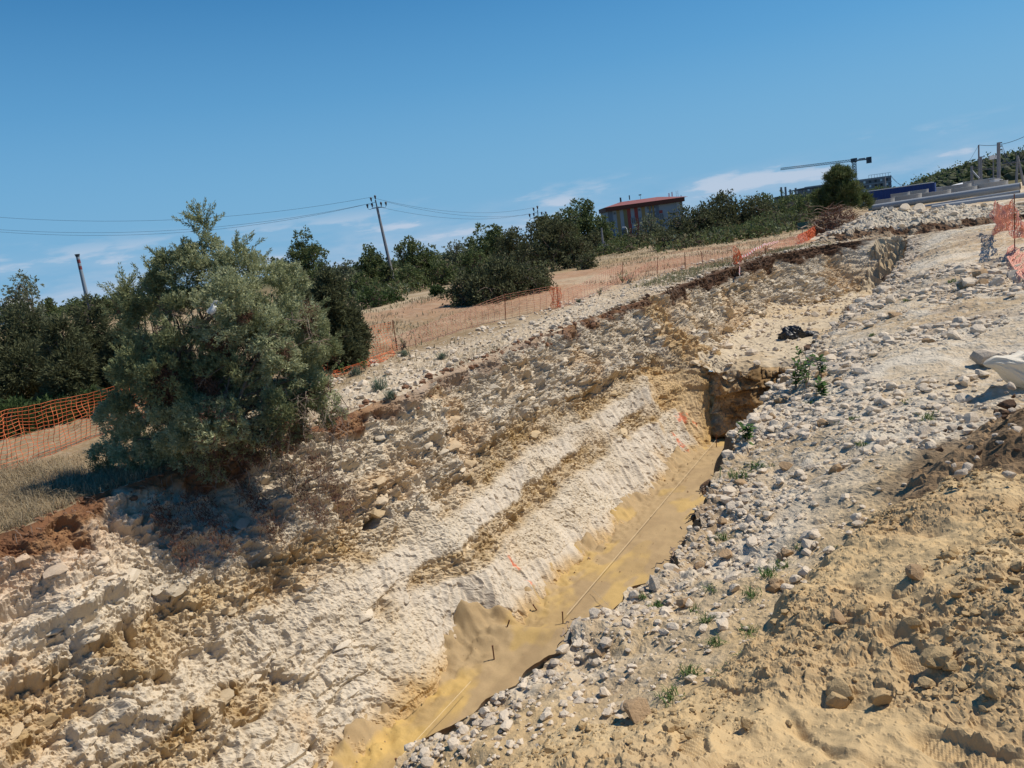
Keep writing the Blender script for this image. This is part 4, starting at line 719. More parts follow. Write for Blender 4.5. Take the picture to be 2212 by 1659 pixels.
# a rag of white plastic caught in the juniper
c0 = atd(463, 662, hd-1.0); u_, v_ = np.meshgrid(np.linspace(-1, 1, 9), np.linspace(-1, 1, 7), indexing='ij'); Q = c0+np.stack([.085*u_+.03*np.sin(v_*3), .04*np.sin(u_*4+v_*2), .05*v_*(1-.5*u_)+.03*np.sin(u_*5)+.05*u_], -1)
tag(obj('plastic_rag', mesh_np('plastic_rag', Q.reshape(-1, 3)-c0, quads=grid_q(9, 7)), mat('white_plastic', (.70, .70, .68), .5, .05, 20, fvar=0, transl=.3), loc=tuple(c0)), 'torn rag of white plastic caught in the big juniper', 'plastic bag')
# other trees: px, top, width, metres ahead, kind, label
TR = [(40, 668, 250, 21, 'J', 'broad dark juniper thicket behind the left orange fence'), (190, 645, 190, 22, 'J', 'dark juniper with a reddish dead patch beside the thicket'), (20, 878, 150, 17.5, 'B', 'low green shrub behind the left orange fence'), (110, 868, 120, 18, 'B', 'dusty low shrub seen through the left orange fence'), (195, 855, 110, 18.5, 'B', 'low shrub between the left fence and the leaning juniper'), (-90, 680, 240, 20, 'J', 'dark juniper at the outer end of the thicket'), (125, 690, 150, 19, 'J', 'low dark juniper filling the gap in the thicket'), (260, 700, 150, 20, 'J', 'dark juniper close behind the big leaning juniper'),
 (45, 597, 105, 70, 'G', 'pale grey-green poplar rising beyond the juniper thicket'), (100, 648, 70, 120, 'O', 'low round tree at the foot of the striped chimney side'), (250, 640, 90, 110, 'O', 'dark tree beyond the thicket right of the chimney'), (320, 648, 80, 130, 'O', 'distant low tree peeping beside the big juniper'), (160, 652, 80, 150, 'O', 'far dark tree under the striped chimney'), (205, 650, 70, 160, 'O', 'far tree at the chimney base'), (20, 655, 70, 150, 'O', 'far tree beside the white houses'),
 (645, 500, 105, 66, 'O', 'tall open-crowned tree standing alone behind the big juniper'), (600, 560, 60, 70, 'O', 'smaller tree at the side of the open-crowned tree'), (690, 570, 70, 62, 'O', 'rounded tree below the open-crowned tree'),
 (700, 590, 120, 19.5, 'J', 'blue-green juniper just behind the big leaning juniper'), (750, 650, 70, 20, 'J', 'small juniper at the fence beside the blue-green juniper'), (640, 620, 80, 18.5, 'J', 'juniper hidden between the big juniper and the blue-green one'), (752, 690, 36, 24, 'J', 'tiny upright juniper on the bare track'),
 (745, 560, 60, 70, 'G', 'sparse tree with dead bare limbs left of the leaning pole'), (792, 532, 75, 72, 'O', 'loose-crowned tree left of the leaning pole'), (830, 570, 60, 75, 'O', 'bushy tree right behind the leaning pole'), (880, 520, 95, 72, 'O', 'wide tree right of the leaning pole'), (930, 535, 75, 74, 'O', 'yellow-green tree in the row right of the leaning pole'), (985, 528, 90, 72, 'G', 'grey-brown thin tree in the row'), (1040, 492, 85, 80, 'O', 'taller tree where the row meets the dark junipers'), (955, 570, 80, 66, 'O', 'low bushy tree in front of the row'), (1020, 545, 80, 60, 'O', 'olive bush between the row and the junipers'), (770, 600, 80, 60, 'O', 'dark bush under the sparse tree'), (880, 585, 90, 64, 'O', 'shadowy bush at the foot of the wide tree'),
 (800, 632, 105, 40, 'B', 'low spreading green shrub in front of the leaning pole'), (845, 640, 60, 41, 'B', 'low shrub end beside the leaning pole foot'), (942, 625, 42, 40, 'B', 'small round green shrub left of the spreading juniper'),
 (1085, 558, 185, 33, 'J', 'wide spreading juniper behind the sagging orange net'), (1000, 592, 110, 33, 'J', 'lower left half of the spreading juniper clump'), (1145, 590, 110, 34, 'J', 'right flank of the spreading juniper clump'), (1040, 600, 130, 32, 'J', 'front juniper of the spreading clump'),
 (1180, 478, 165, 50, 'D', 'tall dark evergreen oak behind the spreading juniper'), (1110, 500, 110, 55, 'D', 'dark evergreen oak joining the tall one'), (1245, 520, 90, 50, 'D', 'dark bushy oak at the end of the earth track'), (1265, 560, 70, 46, 'D', 'low dark bush beside the earth track'), (1065, 490, 60, 70, 'O', 'flat-topped tree peeping over the junipers'), (1015, 515, 40, 85, 'O', 'small pointed cedar far in the row'),
 (1262, 433, 100, 95, 'O', 'tall rounded tree beside the coloured building'), (1215, 455, 90, 92, 'O', 'rounded tree next to the tall one'), (1175, 470, 80, 95, 'O', 'tree below the second utility pole'), (1300, 470, 50, 90, 'O', 'slim tree against the building corner'),
 (1335, 512, 80, 95, 'O', 'light green tree in front of the building wall'), (1375, 505, 70, 90, 'D', 'dark tree in front of the yellow panels'), (1400, 468, 75, 110, 'G', 'grey leafless-looking tree in front of the building windows'), (1425, 500, 80, 85, 'D', 'dark cedar-like tree at the building foot'), (1310, 535, 80, 75, 'O', 'bush by the three wooden poles'), (1360, 545, 90, 68, 'O', 'low scrub along the end of the track'), (1280, 505, 60, 85, 'D', 'dark tree behind the three wooden poles'),
 (1480, 462, 115, 66, 'D', 'dark oak at the right end of the building'), (1560, 415, 135, 68, 'J', 'tallest dark juniper in the right grove with pointed shoots'), (1520, 450, 110, 66, 'J', 'dark juniper beside the tallest one'), (1625, 440, 120, 70, 'D', 'dark oak on the right of the tallest juniper'), (1440, 510, 80, 60, 'D', 'dark bush where the net stands free'), (1500, 520, 100, 58, 'D', 'bush with light leaves behind the standing net'), (1560, 510, 110, 58, 'O', 'green bush behind the crumpled net end'), (1620, 500, 100, 58, 'O', 'pale leafed bush behind the barrier tape'),
 (1690, 432, 110, 85, 'O', 'grey-green tree in front of the long grey building'), (1740, 430, 100, 80, 'O', 'tree touching the pine'), (1660, 480, 110, 62, 'O', 'broad tree behind the small green sign'), (1715, 480, 110, 60, 'D', 'dark tree beside the brush pile'), (1650, 425, 70, 130, 'O', 'distant tree in the gap of the right grove'), (1910, 405, 60, 160, 'O', 'small tree below the grey apartment block'), (1890, 410, 50, 150, 'O', 'bushy tree at the foot of the grey block')]
KIND = {'J': ('juniper', JUND, 'juniper'), 'O': ('broadleaf_tree', OAK, 'round'), 'D': ('evergreen_oak', JUND, 'round'), 'G': ('thin_tree', GREYG, 'round'), 'B': ('shrub', [(.06, .095, .03), (.08, .12, .04), (.05, .08, .03)], 'round')}
for px, top, w, d, kd, lab in TR:
    w = w*(1.2 if 55 < d < 100 else 1.05)
    nm, cols, shp = KIND[kd]; c = atd(px, top, d); zb = (gz(c[0], c[1]) if d < 60 else float(land(c[0], c[1])))-.05; base, L = auto_lobes(px, top, w, d, zb, tr, 9, shp)
    area = (w/2.16)*max(c[2]-zb, .5)*F/2.16/d                     # rough size on the picture
    w *= 1.0; n = int(np.clip(area*(.62 if kd != 'G' else .30), 300, 9000)); s_ = d/774.*1.0
    if d < 30: tree(nm, lab, 'tree', base, L, n, .12, .016, cols, tr, nb=5, trunk=.07, shell=.35, bare=4)
    else: tree(nm, lab, 'shrub' if kd == 'B' else 'tree', base, L, n, max(.13, 2.1*s_), max(.032, .7*s_), cols, tr, nb=4, trunk=.10+.0008*d, shell=.3, up=.3, spread=.8, bare=(6 if kd == 'G' else 1))
# pine
pb = atd(1818, 470, 64); zb = float(land(pb[0], pb[1])); ztop = atd(1820, 357, 64)[2]; h = ztop-zb; L = []
for i in range(34):
    f = tr.random()**.9; a = tr.random()*6.28; rad = 2.9*(1-.80*f)*(.35+.65*tr.random()); L.append((pb[0]+math.cos(a)*rad, pb[1]+math.sin(a)*rad, zb+h*(.12+.78*f), (.42+.4*tr.random())*(1-.5*f), .75))
L.append((pb[0], pb[1], ztop-.35, .35, 1.2)); L.append((pb[0], pb[1], zb+h*.5, 1.2, .9))
tree('pine_tree', 'bushy green pine with tufted needles behind the rubble heap', 'tree', (pb[0], pb[1], zb), L, 5200, .30, .02, [(.11, .145, .05), (.14, .17, .065), (.09, .12, .045), (.17, .19, .09)], tr, nb=8, trunk=.16, shell=.35, up=.9, spread=.5)
# brush pile of dead red-brown branches
bp_ = onz(1808, 508, .80); t = thing('brush_pile', 'tangled pile of dead red-brown branches beside the pine', 'brush pile', bp_); mb, lf, lg = MB(), MB(), MB()
for _ in range(330):
    a = tr.random()*6.28; q_ = tr.random()**.5*1.9; z0 = max(0, 1.9*(1-(q_/1.95)**1.5))*tr.random(); c0 = bp_+SIDE*math.cos(a)*q_+HEAD*math.sin(a)*q_*.7+[0, 0, z0]; e = c0+SIDE*tr.normal()*.7+HEAD*tr.normal()*.5+[0, 0, .25*tr.normal()+.1]; limb(mb, c0, e, .022, .008, tr, .15, 4, 5)
for _ in range(7):
    c0 = bp_+SIDE*tr.normal()*.9+[0, 0, .1]-HEAD*.8; limb(lg, c0, c0+SIDE*tr.normal()*1.0+[0, 0, .5+.4*tr.random()], .07, .03, tr, .15, 6, 6)
n = 2200; a = tr.random(n)*6.28; q_ = tr.random(n)**.5*2.0; Q = bp_+SIDE*(np.cos(a)*q_)[:, None]+HEAD*(np.sin(a)*q_*.7)[:, None]; Q[:, 2] += np.clip(1.9*(1-(q_/2.05)**1.5), 0, 9)*tr.random(n)
leaf_cloud(lf, Q, tr.normal(size=(n, 3)), .16, .02, [(.19, .085, .055), (.23, .12, .08), (.13, .07, .05)], tr, 4, .8); mb.build('branches', TWIG, t); lg.build('thick_branch', mat('pale_wood', (.34, .27, .20), .9), t); lf.build('dead_foliage', LEAF, t)
# low scrub filling the ground under the tree row
ug = np.random.default_rng(91); Q = []
for _ in range(5200):
    px = 560+1180*ug.random(); d = 54+58*ug.random(); c = atd(px, 600, d)
    if vn(np.float32([c[0]*.16]), np.float32([c[1]*.16]), seed=401)[0] < .50 or (1240 < px < 1420 and d < 66): continue
    Q.append((c[0], c[1], float(land(c[0], c[1]))))
Q = np.repeat(np.array(Q), 4, 0)+ug.normal(size=(len(Q)*4, 3))*[.45, .45, .12]; Q[:, 2] += .1+.75*ug.random(len(Q))**1.4*(.4+vn(Q[:, 0]*.3, Q[:, 1]*.3, seed=402)); mb = MB()
leaf_cloud(mb, Q, ug.normal(size=Q.shape)*.6+[0, 0, 1], .24, .07, OAK+GREYG[:1]+[(.17, .15, .08)], ug, 4, .7)
tag(mb.build('undergrowth', LEAF), 'low scrub under the tree row', 'scrub', kind='stuff')
# ------------------------------------------------------------------ orange safety fences
def strand(mb, Q, w):
    Q = np.asarray(Q, float); n = len(Q); T = np.gradient(Q, axis=0); T /= np.linalg.norm(T, axis=1)[:, None]+1e-9; X = np.cross(T, [0.31, .2, .93]); X /= np.linalg.norm(X, axis=1)[:, None]+1e-9; Y = np.cross(T, X)
    V = np.stack([Q+X*w, Q-X*.5*w+Y*.87*w, Q-X*.5*w-Y*.87*w], 1); i = np.arange(n-1)[:, None]*3; mb.add(V, q=np.concatenate([np.concatenate([i+a, i+b, i+3+b, i+3+a], 1) for a, b in ((0, 1), (1, 2), (2, 0))]))
def net(name, bot, top, mt, parent, rows=12, pitch=.11, wv=.006, wh=.005, warp=.03, seed=1):
    """net hung between two polylines of 3-D points"""
    bot, top = np.asarray(bot, float), np.asarray(top, float)
    def rs(P, n):
        L = np.concatenate([[0], np.cumsum(np.linalg.norm(np.diff(P, axis=0), axis=1))]); x = np.linspace(0, L[-1], n); return np.stack([np.interp(x, L, P[:, k]) for k in range(3)], -1), L[-1]
    _, L = rs(top, 9); n = max(8, int(L/pitch)); b, _ = rs(bot, n); t, _ = rs(top, n); mb = MB(); f = np.linspace(0, 1, rows+1)[None, :, None]; G = b[:, None]*(1-f)+t[:, None]*f
    s_ = np.arange(n)[:, None]*.35; G += warp*np.stack([fbm(s_+0*f[..., 0], f[..., 0]*2, 3, seed), fbm(s_+9, f[..., 0]*2+0*s_, 3, seed+3), .6*fbm(s_+5, f[..., 0]*2+0*s_, 3, seed+5)], -1)*np.sin(f*math.pi*.9)
    for i in range(n): strand(mb, G[i], wv)
    for j in range(rows+1): strand(mb, G[:, j], wh)
    return mb.build(name, mt, parent)
def fpt(px, py, pxt=None, pyt=None):       # foot on the far ground, top straight above a second pixel
    p = farpt(px, py); d = float((p-CAM) @ HEAD); q_ = atd(pxt, pyt, d) if pxt is not None else None; return p, q_
def fence(label, pairs, posts, rows, pitch, wv, mt=None, warp=.05, seed=1, rod=.010):
    B, T = [], []
    for (bx, by, tx, ty) in pairs: b, t_ = fpt(bx, by, tx, ty); B.append(b); T.append(t_)
    t = thing('safety_fence', label, 'fence', B[0]); net('net', B, T, mt or NET, t, rows, pitch, wv, wv*.8, warp, seed)
    for (bx, by, tx, ty) in posts: b, q_ = fpt(bx, by, tx, ty); mb = MB(); mb.tube([b-[0, 0, .1], q_], rod, 5); mb.build('post', RUST, t)
    return t
fence('sagging orange net in front of the dark juniper thicket', [(-60, 1055, -70, 912), (0, 1022, -3, 890), (60, 1000, 50, 880), (130, 975, 120, 866), (200, 945, 195, 848), (265, 925, 262, 830), (330, 900, 328, 808)], [], 15, .115, .0055, seed=3, warp=.10)
fence('orange net slumped at the foot of the leaning red rod', [(690, 820, 676, 742), (720, 800, 700, 733), (770, 787, 755, 722), (820, 772, 800, 706), (858, 757, 849, 695)], [(858, 757, 848, 691)], 13, .11, .0052, seed=7, warp=.12, rod=.014)
fence('torn orange net lying flat on the dry grass', [(722, 815, 722, 800), (770, 800, 768, 786), (820, 785, 815, 770), (850, 772, 845, 758)], [], 4, .10, .008, seed=9, warp=.10)
fence('stretched pale orange net between the leaning red rod and the second rod', [(858, 757, 852, 728), (930, 735, 925, 700), (1000, 712, 998, 675), (1050, 700, 1042, 654), (1090, 690, 1090, 636), (1150, 677, 1148, 626), (1205, 664, 1203, 617)], [(1205, 664, 1203, 614), (1092, 692, 1090, 634)], 11, .24, .0055, NETP, .05, 11, .014)
fence('bunched red-orange net around the second rod', [(1190, 668, 1188, 622), (1200, 668, 1199, 622), (1212, 664, 1210, 620)], [], 9, .05, .01, NET, .12, 13)
fence('nearly fallen pale net crossing the earth track', [(1210, 664, 1208, 630), (1260, 645, 1258, 612), (1300, 630, 1298, 590), (1345, 608, 1344, 572)], [(1345, 610, 1345, 566)], 9, .30, .0055, NETP, .06, 15, .014)
fence('standing orange net in front of the right grove', [(1345, 608, 1345, 600), (1400, 596, 1402, 566), (1480, 585, 1480, 550), (1540, 577, 1540, 540), (1590, 568, 1590, 530)], [(1420, 592, 1420, 556), (1480, 585, 1479, 545), (1520, 580, 1514, 542)], 12, .17, .0065, NETP, .04, 17, .016)
fence('crumpled red-orange heap of net at the end of the standing net', [(1578, 574, 1586, 532), (1590, 572, 1592, 536), (1602, 568, 1600, 552)], [], 10, .06, .012, NET, .18, 19)
fence('low orange net behind the barrier tape', [(1606, 565, 1604, 545), (1650, 552, 1648, 531), (1700, 538, 1698, 515), (1745, 522, 1742, 505)], [(1653, 553, 1653, 530)], 8, .25, .008, NETP, .08, 23, .016)
fence('crumpled red net below the brush pile', [(1725, 527, 1722, 508), (1745, 520, 1742, 500), (1762, 512, 1760, 488)], [], 9, .07, .013, NET, .2, 25)
# fence on the near bank
def bpt(px, py, pxt, pyt):
    p = bankpt(px, py); d = float((p-CAM) @ HEAD); return p, atd(pxt, pyt, d)
t = thing('safety_fence', 'pale orange net drooping between two thin rods on the near bank', 'fence', bankpt(2192, 550))
a, a1 = bpt(2192, 550, 2191, 419); b, b1 = bpt(2156, 502, 2155, 436)
for p, q_ in ((a, a1), (b, b1)): mb = MB(); mb.tube([p-[0, 0, .1], q_], .012, 5); mb.build('post', RUST, t)
E2 = lambda px, py, d: atd(px, py, d)
da, db = float((a-CAM) @ HEAD), float((b-CAM) @ HEAD)
net('net', [E2(2137, 466, db+.8), E2(2152, 484, db), E2(2165, 482, (da+db)/2), E2(2180, 478, da+.6), E2(2189, 470, da)], [E2(2148, 434, db+.6), E2(2155, 440, db), E2(2168, 446, (da+db)/2), E2(2182, 440, da+.6), E2(2190, 430, da)], NETP, t, 12, .13, .008, .008, .10, 31)
c, _ = bpt(2235, 520, 2230, 470); dc = float((c-CAM) @ HEAD)
net('net', [E2(2180, 505, da+.2), E2(2190, 515, da), E2(2205, 512, da-1), E2(2240, 520, dc)], [E2(2188, 448, da+.2), E2(2192, 450, da), E2(2208, 486, da-1), E2(2240, 500, dc)], NETP, t, 12, .12, .008, .008, .12, 33)
net('net', [E2(2140, 512, db), E2(2160, 500, (da+db)/2), E2(2190, 496, da+1)], [E2(2152, 484, db), E2(2168, 482, (da+db)/2), E2(2188, 478, da+.8)], NETP, t, 7, .13, .008, .007, .10, 35)
t = thing('safety_fence', 'orange net fallen over the stones below the near rod', 'fence', bankpt(2185, 570)); B = [bankpt(*q_)+[0, 0, .12] for q_ in ((2172, 562), (2185, 585), (2200, 610), (2240, 640))]; T = [bankpt(*q_)+[0, 0, .18] for q_ in ((2190, 545), (2205, 560), (2222, 580), (2260, 600))]
net('net', B, T, NETP, t, 10, .12, .006, .006, .10, 37)
# red and white barrier tape
def striped(name, pts, w, label, cat):
    L = np.concatenate([[0], np.cumsum([np.linalg.norm(np.subtract(p, q_)) for p, q_ in zip(pts[1:], pts[:-1])])]); n = int(L[-1]/.25)+2; x = np.linspace(0, L[-1], n); Q = np.stack([np.interp(x, L, np.array(pts)[:, k]) for k in range(3)], -1); Q[:, 2] += .03*np.sin(x*2.1)
    mb = MB(); t = thing(name, label, cat, pts[0])
    for kk, mt in ((0, mat('tape_white', (.72, .70, .68), .5, 0, fvar=0)), (1, mat('tape_red', (.50, .10, .09), .5, 0, fvar=0))):
        mb = MB()
        for i in range(kk, n-1, 2): mb.add([Q[i]-[0, 0, w], Q[i+1]-[0, 0, w], Q[i+1]+[0, .02, w], Q[i]+[0, .02, w], Q[i]-[0, -.012, w], Q[i+1]-[0, -.012, w], Q[i+1]+[0, .03, w], Q[i]+[0, .03, w]], q=[[0, 1, 2, 3], [4, 7, 6, 5]])
        mb.build('white_bands' if kk == 0 else 'red_bands', mt, t)['kind'] = 'stuff'
p0 = farpt(1575, 585); striped('barrier_tape', [p0+[0, -.4, -.2], farpt(1600, 566)+[0, 0, .15], farpt(1650, 545)+[0, 0, .35], atd(1690, 520, 50), atd(1752, 505, 52), atd(1805, 493, 49)], .045, 'red and white barrier tape strung from the far lip to the rubble heap', 'tape')
# green notice board before the right grove
p, q_ = fpt(1733, 512, 1733, 488); t = thing('notice_board', 'small dark green notice board on a post beside the brush pile', 'sign', p); mb = MB(); mb.tube([p-[0, 0, .1], q_], .03, 5); mb.build('post', POLEC, t)
mb = MB(); mb.box((-.32, -.02, -.22), (.32, .02, .22), (SIDE, HEAD, np.array([0, 0, 1.])), q_-HEAD*.06); mb.build('board', mat('green_board', (.03, .10, .09), .5), t)
# ------------------------------------------------------------------ strings and pegs on the pit floor, bags
def pit(px, py): return onz(px, py, DZ+.04)
PEG = mat('rusty_peg', (.13, .055, .03), .8)
for k_, (px, py, tx, ty, lab) in enumerate([(1215, 1345, 1215, 1323, 'upright iron peg in the pit floor with a string tied to it'), (1066, 1414, 1064, 1396, 'iron peg in the low clay mound'), (1083, 1370, 1100, 1341, 'slanting iron rod at the corner of the rock face'), (1166, 1317, 1152, 1307, 'short peg pushed in at the foot of the rock face'), (1547, 962, 1547, 938, 'iron peg standing before the shaded step'), (860, 1652, 855, 1640, 'peg stub at the near end of the string')]):
    b = pit(px, py); d = float((b-CAM) @ HEAD); mb = MB(); e = atd(tx, ty, d); mb.tube([b-[0, 0, .12], e], .012, 6); mb.tube([e-[0, 0, .002], e+[0, 0, .012]], .016, 6); tag(mb.build('iron_peg', PEG, loc=b), lab, 'peg')
STR = mat('string', (.62, .50, .32), .9, 0, fvar=0)
for A_, B_, lab in [((1225, 1335), (1547, 955), 'thin string stretched along the pit floor to the far peg'), ((866, 1645), (1018, 1480), 'thin string over the yellow clay at the near end of the pit'), ((1280, 1280), (1330, 1330), 'short loose string crossing the pit floor')]:
    a, b = pit(*A_)+[0, 0, .06], pit(*B_)+[0, 0, .06]; mb = MB(); mb.tube([a+(b-a)*f for f in np.linspace(0, 1, 12)], .0042, 4); tag(mb.build('string_line', STR, loc=a), lab, 'string')
def crumple(name, c0, ext, mt, label, cat, seed, fold=.35, flat=.25):
    V, T = ico(5); n = V.copy(); r = 1+fold*fbm(V[:, 0]*2.2+V[:, 2]*1.3, V[:, 1]*2.2+seed, 4, seed)+.22*np.abs(fbm(V[:, 0]*4+V[:, 1]*2+seed, V[:, 2]*4, 3, seed+2)); V = V*r[:, None]
    V[:, 2] = np.where(V[:, 2] < -flat, -flat-(V[:, 2]+flat)*.05, V[:, 2]); Q = V[:, :1]*ext[0]*SIDE+V[:, 1:2]*ext[1]*HEAD+V[:, 2:]*ext[2]*np.array([0, 0, 1.]); Q[:, 2] -= Q[:, 2].min()
    return tag(obj(name, mesh_np(name, Q, tris=T), mt, loc=tuple(c0)), label, cat)
p = onz(1712, 729, BZ+.12); p[2] = BZ+.09; crumple('black_sack', p, (.36, .28, .30), mat('black_plastic', (.018, .02, .024), .38, .1, 9, fvar=0, bump=.6, bs=14, spec=.5), 'crumpled black plastic sheet lying on the bench in the trench', 'plastic bag', 3)
p = p+SIDE*.52-[0, 0, .01]; crumple('black_sack', p, (.34, .20, .14), bpy.data.materials['black_plastic'], 'flat trailing end of black plastic beside the crumpled sheet', 'plastic bag', 8)
p = bankpt(2212, 836)+SIDE*.05; V, T = ico(5); th_ = np.arctan2(V[:, 2], V[:, 1]); ln = V[:, 0]         # white sack: puffed body, pleats, a pinched neck
r = (.55+.45*np.sqrt(np.clip(1-ln**2, 0, 1)))*(1-.16*np.abs(np.sin(th_*4+ln*4+fbm(ln*2, th_, 2, 6)))-.09*np.abs(np.sin(th_*9-ln*7))+.22*fbm(V[:, 1]*1.8+ln, V[:, 2]*1.8, 4, 5)); nk = sst(-.2, -.8, ln); r = r*(1-.45*nk)
Q = SIDE*((ln*.34-.06*nk)[:, None])+HEAD*((V[:, 1]*r*.20)[:, None])+np.array([0, 0, 1.])*((np.maximum(V[:, 2]*r*.21, -.12)+.13*nk+.12)[:, None])
tag(obj('white_sack', mesh_np('white_sack', Q, tris=T), mat('white_sack', (.80, .74, .62), .5, .04, 9, fvar=0, bump=.25, bs=14, transl=.3), loc=tuple(p)), 'translucent white plastic sack lying on the pale stones', 'plastic bag')
# ------------------------------------------------------------------ utility poles and wires
UZ = np.array([0, 0, 1.])
def insul(mb, hk, c, side, h):             # hooked pin with a bell insulator
    hk.tube([c, c+side*.10*h+UZ*-.06*h, c+side*.22*h+UZ*-.05*h, c+side*.28*h+UZ*.06*h], .012*h, 4); e = c+side*.28*h+UZ*.05*h
    mb.tube([e, e+UZ*.05*h, e+UZ*.10*h, e+UZ*.16*h, e+UZ*.20*h, e+UZ*.26*h], np.array([.03, .045, .05, .07, .075, .04])*h, 8); return e+UZ*.26*h
def pole(name, label, base, top, r, arm=True, h=1.6):
    t = thing(name, label, 'utility pole', base); ax = (top-base); L = np.linalg.norm(ax); ax /= L; mb = MB(); mb.tube([base-ax*.3, base+ax*L*.5, top-ax*h*.62], [r*1.35, r*1.1, r*.85], 8); mb.build('post', POLEC, t); w = []
    if arm:
        mb = MB(); mb.tube([top-ax*h*.62, top-ax*h*.12], r*.45, 6); mb.build('top_spike', STEEL, t); c = top-ax*h*.62; mb = MB(); mb.box((-.33*h, -.04, -.04), (.33*h, .04, .04), (SIDE, HEAD, ax), c); mb.build('crossarm', STEEL, t)
        for c_, s_ in ((top-ax*.12*h, SIDE*.05), (top-ax*h*.22, -SIDE), (c-SIDE*.33*h, -SIDE), (c-SIDE*.28*h+ax*.04, -SIDE*.06), (c+SIDE*.33*h, SIDE), (c+SIDE*.28*h+ax*.04, SIDE*.06)): a, b = MB(), MB(); w.append(insul(a, b, c_, s_, h)); o = a.build('insulator', STEEL, t); b.build('hook', STEEL, t)
    return w
b = farpt(855, 628); d = float((b-CAM) @ HEAD); WP1 = pole('utility_pole', 'tall leaning concrete utility pole with insulators on a crossarm', b, atd(810, 428, d), .13, h=1.15*d/60)
p2 = atd(1164, 520, 100); b2 = np.array([p2[0], p2[1], .3]); WP2 = pole('utility_pole', 'second utility pole rising behind the dark oaks', b2, atd(1161, 450, 100), .14, h=1.7)
def wire(label, a, b, sag, r=.011):
    f = np.linspace(0, 1, 22)[:, None]; Q = a+(b-a)*f; Q[:, 2] -= sag*4*(f*(1-f))[:, 0]; mb = MB(); mb.tube(Q, r, 4); tag(mb.build('overhead_wire', WIRE, loc=a), label, 'wire')
for k_, (i, lab) in enumerate(((1, 'upper'), (2, 'lower'), (4, 'right-arm'))): wire(f'{lab} overhead wire from the leaning pole to the second pole', WP1[i], WP2[i], 1.0)
wire('upper overhead wire running away from the leaning pole over the juniper', WP1[1], atd(-80, 463, 75), 1.3); wire('lower overhead wire running away from the leaning pole over the juniper', WP1[2], atd(-80, 490, 75), 1.4); wire('lowest overhead wire just beneath the lower one', WP1[3], atd(-80, 494, 75), 1.6)
for px, py, tx, ty, lab in [(1303, 535, 1297, 470, 'thin wooden pole of three by the building'), (1307, 532, 1303, 500, 'short thick wooden pole of three by the building'), (1312, 530, 1309, 505, 'slanting wooden pole of three by the building')]:
    b = atd(px, py, 78); b[2] = float(land(b[0], b[1])); pole('wooden_pole', lab, b, atd(tx, ty, 78), .09, arm=False)
b = atd(190, 655, 130); b[2] = -.5; t = thing('utility_pole', 'small dark pole with two crossarms at the chimney foot', 'utility pole', b); top = atd(186, 640, 130); mb = MB(); mb.tube([b, top], .16, 6); mb.build('post', STEEL, t)
for dz in (.15, .95): mb = MB(); mb.box((-.75, -.08, -.07), (.75, .08, .07), (SIDE, HEAD, UZ), top-UZ*dz); mb.build('crossarm', STEEL, t)
# street lamp by the building
b = atd(1358, 515, 150); b[2] = .0; tp = atd(1354, 490, 150); t = thing('street_lamp', 'white street lamp in front of the coloured building', 'street lamp', b); mb = MB(); mb.tube([b, tp-UZ*.4, tp-SIDE*.3], [.1, .08, .06], 6); mb.build('post', WHITE, t); mb = MB(); mb.box((-.75, -.15, -.08), (-.1, .15, .14), (SIDE, HEAD, UZ), tp-SIDE*.1); mb.build('lamp_head', WHITE, t)
# ------------------------------------------------------------------ coloured building
BD = 230.; K = BD/F*.10253; eL = atd(1285.3+.10253*250, 410.4+.10253*437, BD); ex, ey = SIDE, HEAD; ez0 = eL[2]
tb = thing('apartment_building', 'four-storey building with grey, yellow and red wall panels and a red roof', 'building', (eL[0], eL[1], 0))
def fc(x, y):                              # enlarged-picture pixel -> metres along the front and below the eave
    dy = y-(437-(x-250)*.137); return (x-dy*.085-250)*K, -dy*K
O = np.array([eL[0], eL[1], ez0]); AX = (ex, ey, UZ); Wd = 1570*K; DEP = 13.; H0 = -(ez0+1.5)
GW = mat('pale_grey_panels', (.27, .30, .345), .7, .04, .5, fvar=.03, fine=3); GD = mat('slate_grey_panels', (.13, .155, .20), .7, .05, .5, fvar=0); YO = mat('ochre_panels', (.27, .19, .085), .7, .05, .5, fvar=0); OL = mat('olive_panels', (.20, .17, .085), .7, .05, .5, fvar=0); RD = mat('red_panels', (.27, .055, .05), .7, .05, .5, fvar=0); RF = mat('red_metal_roof', (.27, .10, .08), .55, .06, .8, fvar=0); FS = mat('dark_red_fascia', (.11, .035, .022), .7, .05, .5, fvar=0)
mb = MB(); mb.box((0, 0, H0), (Wd, DEP, 0), AX, O); wl = mb.build('wall', GW, tb)
for x0, x1, mt in [(252, 360, GD), (440, 510, YO), (585, 660, OL), (660, 733, RD), (812, 884, RD), (960, 1034, YO), (1254, 1325, GD), (1118, 1160, YO), (1188, 1226, YO)]:
    mb = MB(); mb.box(((x0-250)*K, -.06, H0), ((x1-250)*K, 0.02, -.02), AX, O); mb.build('panel_strip', mt, tb)
for x0, y0, x1, y1, mt in [(1335, 425, 1410, 482, RD), (1350, 605, 1430, 690, YO)]:
    a0, z0 = fc(x0, y0); a1, z1 = fc(x1, y1); mb = MB(); mb.box((a0, -.08, z1), (a1, .02, z0), AX, O); mb.build('panel', mt, tb)
